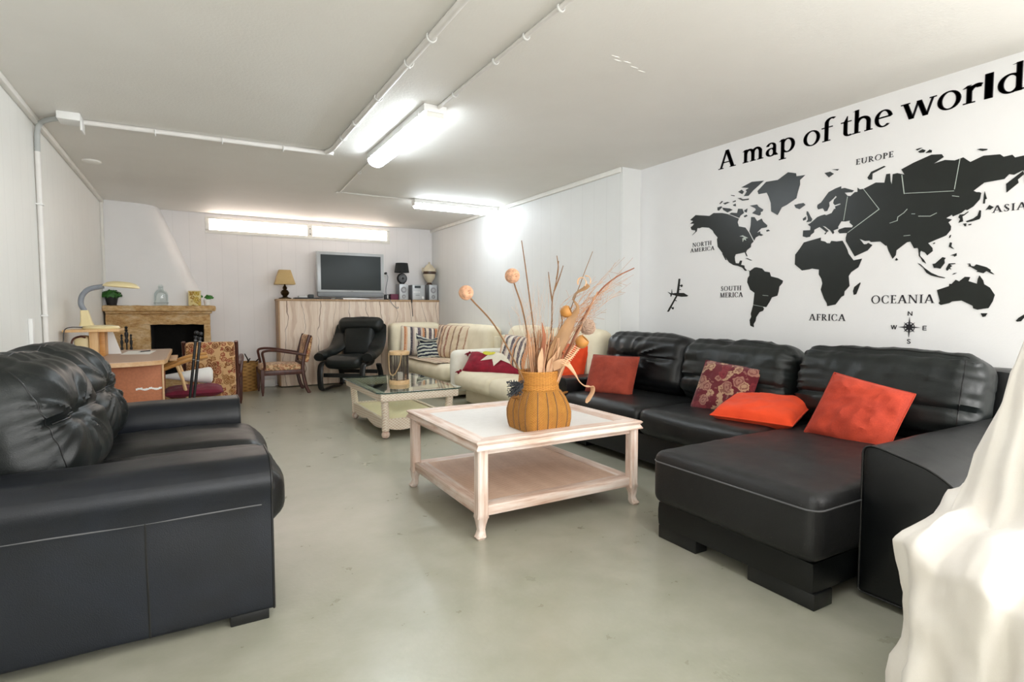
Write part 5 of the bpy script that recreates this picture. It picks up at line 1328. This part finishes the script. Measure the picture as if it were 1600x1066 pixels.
# ------------------------------------------------------------------ fireplace
FX0, FX1, FY = XL+.002, .275, 8.36
fp = thing('fireplace', 'golden rough stone fireplace with black hearth in the far left corner', 'fireplace', (-.33, 8.7, 0), world=True)
mt = MB().soft((-.333, 8.66, 1.165), (1.222, .66, .07), .015, .025, fn=lambda q, d, u: .008*nz(q, 9, 3)+.006*nz(q, 30, 5)); mt.build('mantel_shelf', 'stone', fp)
MB().soft((-.345, 8.68, 1.118), (1.16, .60, .05), .02, .03, fn=lambda q, d, u: .006*nz(q, 12, 4)).build('moulding', 'stone', fp)
MB().soft((-.355, 8.71, 1.03), (1.14, .56, .15), .012, .03, fn=lambda q, d, u: .007*nz(q, 11, 5)).build('lintel', 'stone', fp)
for x0, x1 in ((FX0, -.46), (.135, .215)):
    MB().soft(((x0+x1)/2, 8.71, .48), (x1-x0, .54, .97), .012, .03, fn=lambda q, d, u: .007*nz(q, 10, 7)).build('jamb', 'stone', fp)
m = MB(); m.box((-.46, YB-.06, .3), (.14, YB-.02, .97)); m.box((-.46, 8.46, .28), (.14, YB-.02, .30)); m.box((-.462, 8.5, .3), (-.45, YB-.05, .97)); m.box((.128, 8.5, .3), (.14, YB-.05, .97)); m.box((-.46, 8.5, .955), (.14, YB-.05, .965)); m.build('firebox', 'soot', fp)
MB().soft((-.345, 8.60, .14), (1.19, .72, .28), .015, .04, fn=lambda q, d, u: .006*nz(q, 9, 8)).build('hearth', 'stone', fp)
t = thing('fire_tool_stand', 'three black turned fire tool handles on a stand left of the hearth opening', 'fire tools', (-.685, 8.08, 0), world=True)
MB().lathe([(.001, 0), (.09, 0), (.09, .015), (.02, .03), (.012, .05), (.012, .66), (.001, .66)], (-.685, 8.08, 0), 16).build('stand', 'black_plastic', t)
for dx, h_, k in ((-.046, .86, 1), (.002, .955, 1.35), (.046, .86, 1)):
    pr_ = [(.001, .14), (.008, .14), (.008, h_-.2)]+[(r*k, h_-.2+zz*1.0) for r, zz in ((.012, .0), (.016, .03), (.009, .05), (.015, .09), (.016, .11), (.008, .135), (.013, .15), (.007, .165), (.014, .185), (.001, .2))]
    MB().lathe(pr_, (-.685+dx, 8.045, 0), 12).build('fire_tool', 'black_plastic', t)
def bush(c, r, n, mat, parent, seed, sz=.02, flat=.75):
    rd = random.Random(seed); m = MB()
    for k in range(n):
        d = V((rd.gauss(0, 1), rd.gauss(0, 1), abs(rd.gauss(0, 1))*.9)).normalized(); p = V(c)+V((d.x*r, d.y*r, d.z*r*flat))*rd.uniform(.4, 1)
        x = d.orthogonal().normalized(); x = Matrix.Rotation(rd.uniform(0, 6.3), 3, d) @ x; y = d.cross(x); s_ = sz*rd.uniform(.7, 1.3)
        m.add([p-x*s_*.5, p+y*s_+d*s_*.2, p+x*s_*.5, p-y*s_-d*.3*s_], [(0, 1, 2, 3)])
        if k % 3 == 0: m.tube([V(c)-V((0, 0, r*.3)), p], .0016, 4)
    return m.build('foliage', mat, parent)
c = (-.855, 8.46, 1.202)
t = thing('potted_plant', 'bushy green plant in black pot on the left end of the mantel', 'plant', c, world=True)
MB().lathe([(.001, 0), (.05, 0), (.068, .10), (.073, .10), (.073, .115), (.062, .115), (.06, .09), (.001, .09)], c, 20, cap=False).build('pot', 'black_plastic', t)
bush((c[0], c[1], c[2]+.11), .115, 420, 'leaf', t, 1, .026)
c = (.185, 8.46, 1.202)
t = thing('potted_plant', 'small bright green plant in white pot on the right end of the mantel', 'plant', c, world=True)
MB().lathe([(.001, 0), (.035, 0), (.048, .085), (.042, .085), (.04, .07), (.001, .07)], c, 20, cap=False).build('pot', 'white_plastic', t)
bush((c[0]+.02, c[1], c[2]+.10), .06, 130, 'leaf2', t, 2, .02); bush((c[0]-.07, c[1], c[2]+.115), .03, 40, 'leaf2', t, 3, .016)
c = (-.335, 8.46, 1.202)
t = thing('glass_jar', 'pale clear glass demijohn standing on the middle of the mantel', 'jar', c, world=True)
MB().lathe([(.001, .002), (.07, .002), (.078, .012), (.08, .12), (.076, .16), (.055, .195), (.03, .21), (.028, .232), (.034, .236), (.034, .245), (.026, .245), (.024, .21), (.05, .188), (.072, .155), (.076, .12), (.074, .014), (.001, .008)], c, 28, cap=False).build('bottle', 'jar_glass', t)
MB().lathe([(.001, .236), (.024, .236), (.028, .262), (.02, .27), (.001, .272)], c, 16, cap=False).build('stopper', 'jar_glass', t)
MB().tube([(c[0]+.081*math.cos(2*PI*k/28), c[1]+.081*math.sin(2*PI*k/28), c[2]+.035) for k in range(28)], .003, 6, closed=True).build('ring', 'silver_dark', t)
t = thing('picture_box', 'yellow flowered card frame standing on the mantel beside the small plant', 'card', (.045, 8.45, 1.202), R(-24))
MB().box((-.07, -.012, 0), (.07, .012, .19), .003).build('panel', 'yellow_card', t)
MB().box((-.078, -.02, 0), (-.066, .10, .195), .003).build('side_panel', 'lamp_cream', t)
m = MB(); m.box((-.078, -.016, .185), (.074, .014, .197), .002); m.build('top_edge', 'lamp_cream', t)

# ------------------------------------------------------------------ desk corner behind the left sofa
dk = thing('desk', 'beech desk with curved end and terracotta panel behind the left sofa', 'desk', (-.55, 5.9, 0), world=True)
top = [(-.925, 5.07), (-.75, 5.065), (-.57, 5.085), (-.40, 5.12), (-.28, 5.17), (-.20, 5.25), (-.185, 5.4), (-.185, 6.72), (-.925, 6.72)]
MB().prism(top, .032, lambda u, v, w: V((u, v, .713+w))).build('desk_top', 'desk_top', dk, smooth=False)
MB().prism([(-.92+(x+.92)*.985, y+.012 if y < 6 else y-.01) for x, y in top], .004, lambda u, v, w: V((u, v, .745+w))).build('top_surface', 'desk_grey', dk, smooth=False)
MB().box((-.88, 5.27, 0), (-.215, 5.30, .713), .003).build('end_panel', 'desk_panel', dk)
MB().box((-.222, 5.262, 0), (-.208, 5.31, .713), .003).build('edge_strip', 'desk_top', dk)
MB().box((-.88, 6.6, 0), (-.25, 6.63, .713), .003).build('end_panel', 'desk_panel', dk)
MB().box((-.19, 5.95, .68), (-.13, 6.45, .70), .004).build('pull_out_tray', 'desk_top', dk)
m = MB(); rd = random.Random(9)
for k in range(16):
    x = -.40+.011*k; z_ = .515+.005*math.sin(k*.9); m.box((x, 5.2672, z_-.004), (x+.0112, 5.2702, z_+.009+.006*rd.random()))
m.build('scuff_mark', 'paper', dk, smooth=False)
rs = thing('desk_riser', 'pale wooden riser shelf on a post standing on the desk', 'shelf', (-.72, 5.92, .749), world=True)
MB().box((-.92, 5.74, .963), (-.535, 6.14, .983), .004).build('shelf', 'beech', rs)
MB().box((-.755, 5.82, .749), (-.695, 5.90, .963), .004).build('post', 'beech', rs)
MB().box((-.695, 5.90, .749), (-.655, 6.10, .963), .004).build('back_panel', 'oak', rs)
dl = thing('desk_lamp', 'cream desk lamp with grey gooseneck standing on the riser shelf', 'lamp', (-.70, 5.92, .983), world=True)
MB().lathe([(.001, 0), (.13, 0), (.137, .010), (.125, .026), (.07, .034), (.001, .036)], (-.68, 5.92, .983), 32).build('base', 'lamp_cream', dl)
MB().sqloft([(-.775, 5.92, 1.01, .052, .05), (-.78, 5.92, 1.05, .038, .036), (-.79, 5.92, 1.145, .026, .026)]).build('column', 'lamp_cream', dl)
MB().tube(bez([(-.79, 5.92, 1.14), (-.812, 5.92, 1.20), (-.80, 5.92, 1.27), (-.75, 5.92, 1.325), (-.65, 5.92, 1.352)], 8), .021, 12).build('gooseneck', 'gooseneck', dl)
MB().lathe([(.001, .05), (.06, .048), (.105, .036), (.132, .012), (.136, 0), (.13, .0), (.10, .026), (.001, .038)], (-.525, 5.92, 1.345), 32, Matrix.Translation((-.525, 5.92, 1.345)) @ Matrix.Rotation(R(4), 4, 'Y') @ Matrix.Translation((.525, -5.92, -1.345)), cap=False).build('lamp_shade', 'lamp_cream', dl)
MB().tube(bez([(-.80, 5.88, 1.0), (-.86, 5.78, 1.005), (-.90, 5.735, .985), (-.91, 5.73, .90), (-.915, 5.72, .76)], 6), .004, 6).build('cord', 'black_plastic', dl)
t = thing('cream_container', 'cream rounded container with dark curved handle under the riser shelf', 'container', (-.82, 5.92, .749), world=True)
MB().soft((-.81, 5.93, .84), (.11, .16, .18), .03, .03).build('body', 'lamp_cream', t)
MB().tube(bez([(-.845, 5.84, .77), (-.875, 5.84, .83), (-.865, 5.84, .90), (-.815, 5.84, .925), (-.78, 5.845, .915)], 6), .008, 8).build('handle', 'mahogany', t)
m = MB(); m.prism([(-.68, .749), (-.565, .749), (-.625, .955), (-.68, .955)], .02, lambda u, v, w: V((u, 6.16+w, v))); solo(m, 'white_board', 'white_plastic', 'white board with slanted side standing behind the riser post', 'board', org=(-.57, 6.17, .749), smooth=False)
b = MB(); b.prism([(-.56, 6.02), (-.34, 5.96), (-.31, 6.42), (-.54, 6.50)], .002, lambda u, v, w: V((u, v, .7495+w))); solo(b, 'paper_sheet', 'paper', 'white paper sheets lying on the desk top', 'paper', org=(-.48, 6.2, .7495), smooth=False)
t = thing('pen', 'dark pen lying on the white paper on the desk', 'pen', (-.40, 6.28, .7515), world=True)
MB().tube([(-.43, 6.25, .7565), (-.355, 6.34, .7565)], .005, 8).build('barrel', 'black_plastic', t); MB().tube([(-.43, 6.25, .7565), (-.445, 6.232, .7565)], .0045, 8, r2=.001).build('tip', 'silver', t)
# light wooden chair pushed to the desk
wc = thing('wooden_chair', 'light wooden chair with slanted armrest behind the left sofa arm', 'chair', (.02, 6.22, 0), world=True)
for y in (5.98, 6.46):
    MB().tube(bez([(-.26, y, .595), (-.16, y, .635), (-.02, y, .685), (.12, y, .705)], 5), .03, 8, flat=(.8, .65)).build('armrest', 'oak', wc)
    MB().tube([(-.13, y, .63), (-.09, y, .50), (-.05, y, .31)], .015, 8).build('arm_support', 'beech', wc)
    MB().sqloft([(-.17, y, 0, .016, .016), (-.17, y, .32, .02, .02)]).build('leg', 'oak', wc)
    MB().sqloft([(.22, y, 0, .018, .018), (.20, y, .32, .02, .02)]).build('leg', 'oak', wc)
MB().box((-.20, 5.98, .295), (.24, 6.46, .325), .008).build('seat', 'oak', wc)
pillow('seat_cushion', 'burgundy', 'burgundy knitted cushion lying on the light wooden chair', (.0, 6.19, .368), (0, -.0, 1), (0, 1, 0), .50, .52, .095, 21, None, 0, .03)
t = thing('paper_roll', 'white tapered roll lying on the burgundy cushion', 'roll', (-.03, 6.40, .47), world=True)
MB().lathe([(.001, -.2), (.02, -.2), (.085, .17), (.08, .195), (.05, .21), (.001, .212)], (0, 0, 0), 20, frame((-.04, 6.41, .487), (1, 0, -.02), (0, 0, 1))).build('roll', 'paper', t)
for k, (a, b) in enumerate((((-.075, 5.75, 0), (.035, 5.80, .965)), ((-.045, 5.72, 0), (.068, 5.75, .955)))):
    t = thing('walking_stick', ('taller', 'shorter')[k]+' of the two dark knobbed sticks leaning before the wooden chair', 'stick', a, world=True)
    d = V(b)-V(a)
    MB().tube([V(a)+d*f for f in (0, .5, .93)], .0125, 10).build('shaft', 'black_wood', t)
    m = MB(); m.ball(V(a)+d*.975, .019, 10); m.tube([V(a)+d*.925, V(a)+d*.945], .019, 10); m.build('knob', 'black_plastic', t)
    for f in (.72, .9): MB().tube([V(a)+d*f, V(a)+d*(f+.008)], .0145, 10).build('ring', 'silver_dark', t)

# ------------------------------------------------------------------ white sheet over a seat at the right edge
LL = [(0, 1.644, .785), (.10, 1.646, .782), (.20, 1.648, .776), (.26, 1.663, .742), (.31, 1.664, .740), (.36, 1.662, .745), (.41, 1.659, .751), (.47, 1.650, .767), (.515, 1.645, .778), (.53, 1.645, .778), (.56, 1.667, .731), (.585, 1.69, .69), (.60, 1.735, .68)]
UU = [(.607, 1.80, .706), (.63, 1.82, .700), (.75, 1.833, .668), (.9, 1.849, .627), (1.06, 1.861, .583), (1.2, 1.872, .547), (1.3, 1.88, .52)]
def spl(pts, n):
    p = bez([(a, b, 0) for a, b in pts], n); return p
secs = []
for z_, x, y in LL:
    f = z_/.6; inn = max(0, (z_-.53)/.07)**1.5*.14
    near_ = [(1.545+.02*f+inn, .665), (1.50+.02*f+inn, .56), (1.475+inn, .46), (1.53+inn*.8, .37), (1.75, .29+inn*.4), (2.05, .27+inn*.3), (2.42, .28), (2.42, .775), (2.0, .79)]
    sec_ = spl([(x, y)]+near_, 14)
    out = []
    for i, p in enumerate(sec_):
        t_ = i/len(sec_); k = 1-f*.75
        a = .032*k*math.sin(i*.42+2.2*f*math.sin(i*.13)+1.2)+.012*math.sin(i*.21-5*f)
        win = min(1, i/10)*(1 if i < 70 else max(0, 1-(i-70)/10))
        d = V((1.95-p.x, .55-p.y, 0)).normalized()*(-a*win)
        ztop = z_
        if z_ > .5: ztop = z_+.018*math.sin(i*.25)*win-(.05*max(0, min(1, (i-6)/20)) if z_ > .55 else 0)*0
        out.append(V((p.x+d.x, min(.79, p.y+d.y), ztop)))
    secs.append(out)
for z_, x, y in UU:
    f = (z_-.6)/.7
    sec_ = spl([(x, y), (1.765+.08*f, .62-.09*f), (1.735+.1*f, .55-.07*f), (1.72+.12*f, .47), (1.74+.12*f, .40), (1.85+.08*f, .33), (2.06, .30), (2.42, .29), (2.42, .68-.2*f), (2.0, .69-.2*f)], 14)
    secs.append([V((p.x+.008*math.sin(i*.5+3*f), min(.79, p.y), z_+.02*math.sin(i*.2)*(1-f))) for i, p in enumerate(sec_)])
m = MB().loft(secs, closed=True)
o = solo(m, 'white_sheet', 'white_cloth', 'rumpled white cotton sheet draped over a seat at the right edge', 'sheet', org=(1.95, .55, 0), angle=75)
sd = o.modifiers.new('smooth', 'SUBSURF'); sd.levels = 1; sd.render_levels = 1
tx = bpy.data.textures.new('folds', 'CLOUDS'); tx.noise_scale = .11; tx.noise_depth = 2
dm = o.modifiers.new('folds', 'DISPLACE'); dm.texture = tx; dm.strength = .034; dm.mid_level = .5; dm.texture_coords = 'LOCAL'

# ------------------------------------------------------------------ light and camera
wd = bpy.data.worlds.new('daylight'); sc.world = wd; wd.use_nodes = True
bg = wd.node_tree.nodes['Background']; bg.inputs[0].default_value = (.93, .97, 1, 1); bg.inputs[1].default_value = 1.0
def area(name, loc, rot, sx, sy, power, col=(1, 1, 1)):
    l = bpy.data.lights.new(name, 'AREA'); l.shape = 'RECTANGLE'; l.size = sx; l.size_y = sy; l.energy = power; l.color = col
    o = bpy.data.objects.new(name, l); COL.objects.link(o); o.location = loc; o.rotation_euler = rot; return o
area('added_opening_light', (1.45, YF-.25, 1.25), (R(90), 0, 0), 4.0, 2.2, 85, (1, .99, .97))  # lamp added outside the unseen opening, brightens the room from behind
area('added_side_light', (XM+.2, -1.3, 1.52), (R(90), 0, R(90)), 2.4, 1.5, 115, (1, .99, .97))  # lamp added outside the unseen side window, brightens the left wall
for o in W0: del o['_w']
cd = bpy.data.cameras.new('camera'); cd.sensor_width = 36; cd.lens = 36*868/1600; cd.clip_start = .02; cd.clip_end = 60
co = bpy.data.objects.new('camera', cd); COL.objects.link(co)
co.location = (0, 0, 1.15); co.rotation_euler = (R(90-3.23), 0, -R(29.94))
sc.camera = co
sc.view_settings.view_transform = 'Standard'; sc.view_settings.look = 'None'; sc.view_settings.gamma = 1; sc.view_settings.use_curve_mapping = False
sc.view_settings.exposure = 0.55
bpy.context.view_layer.update()
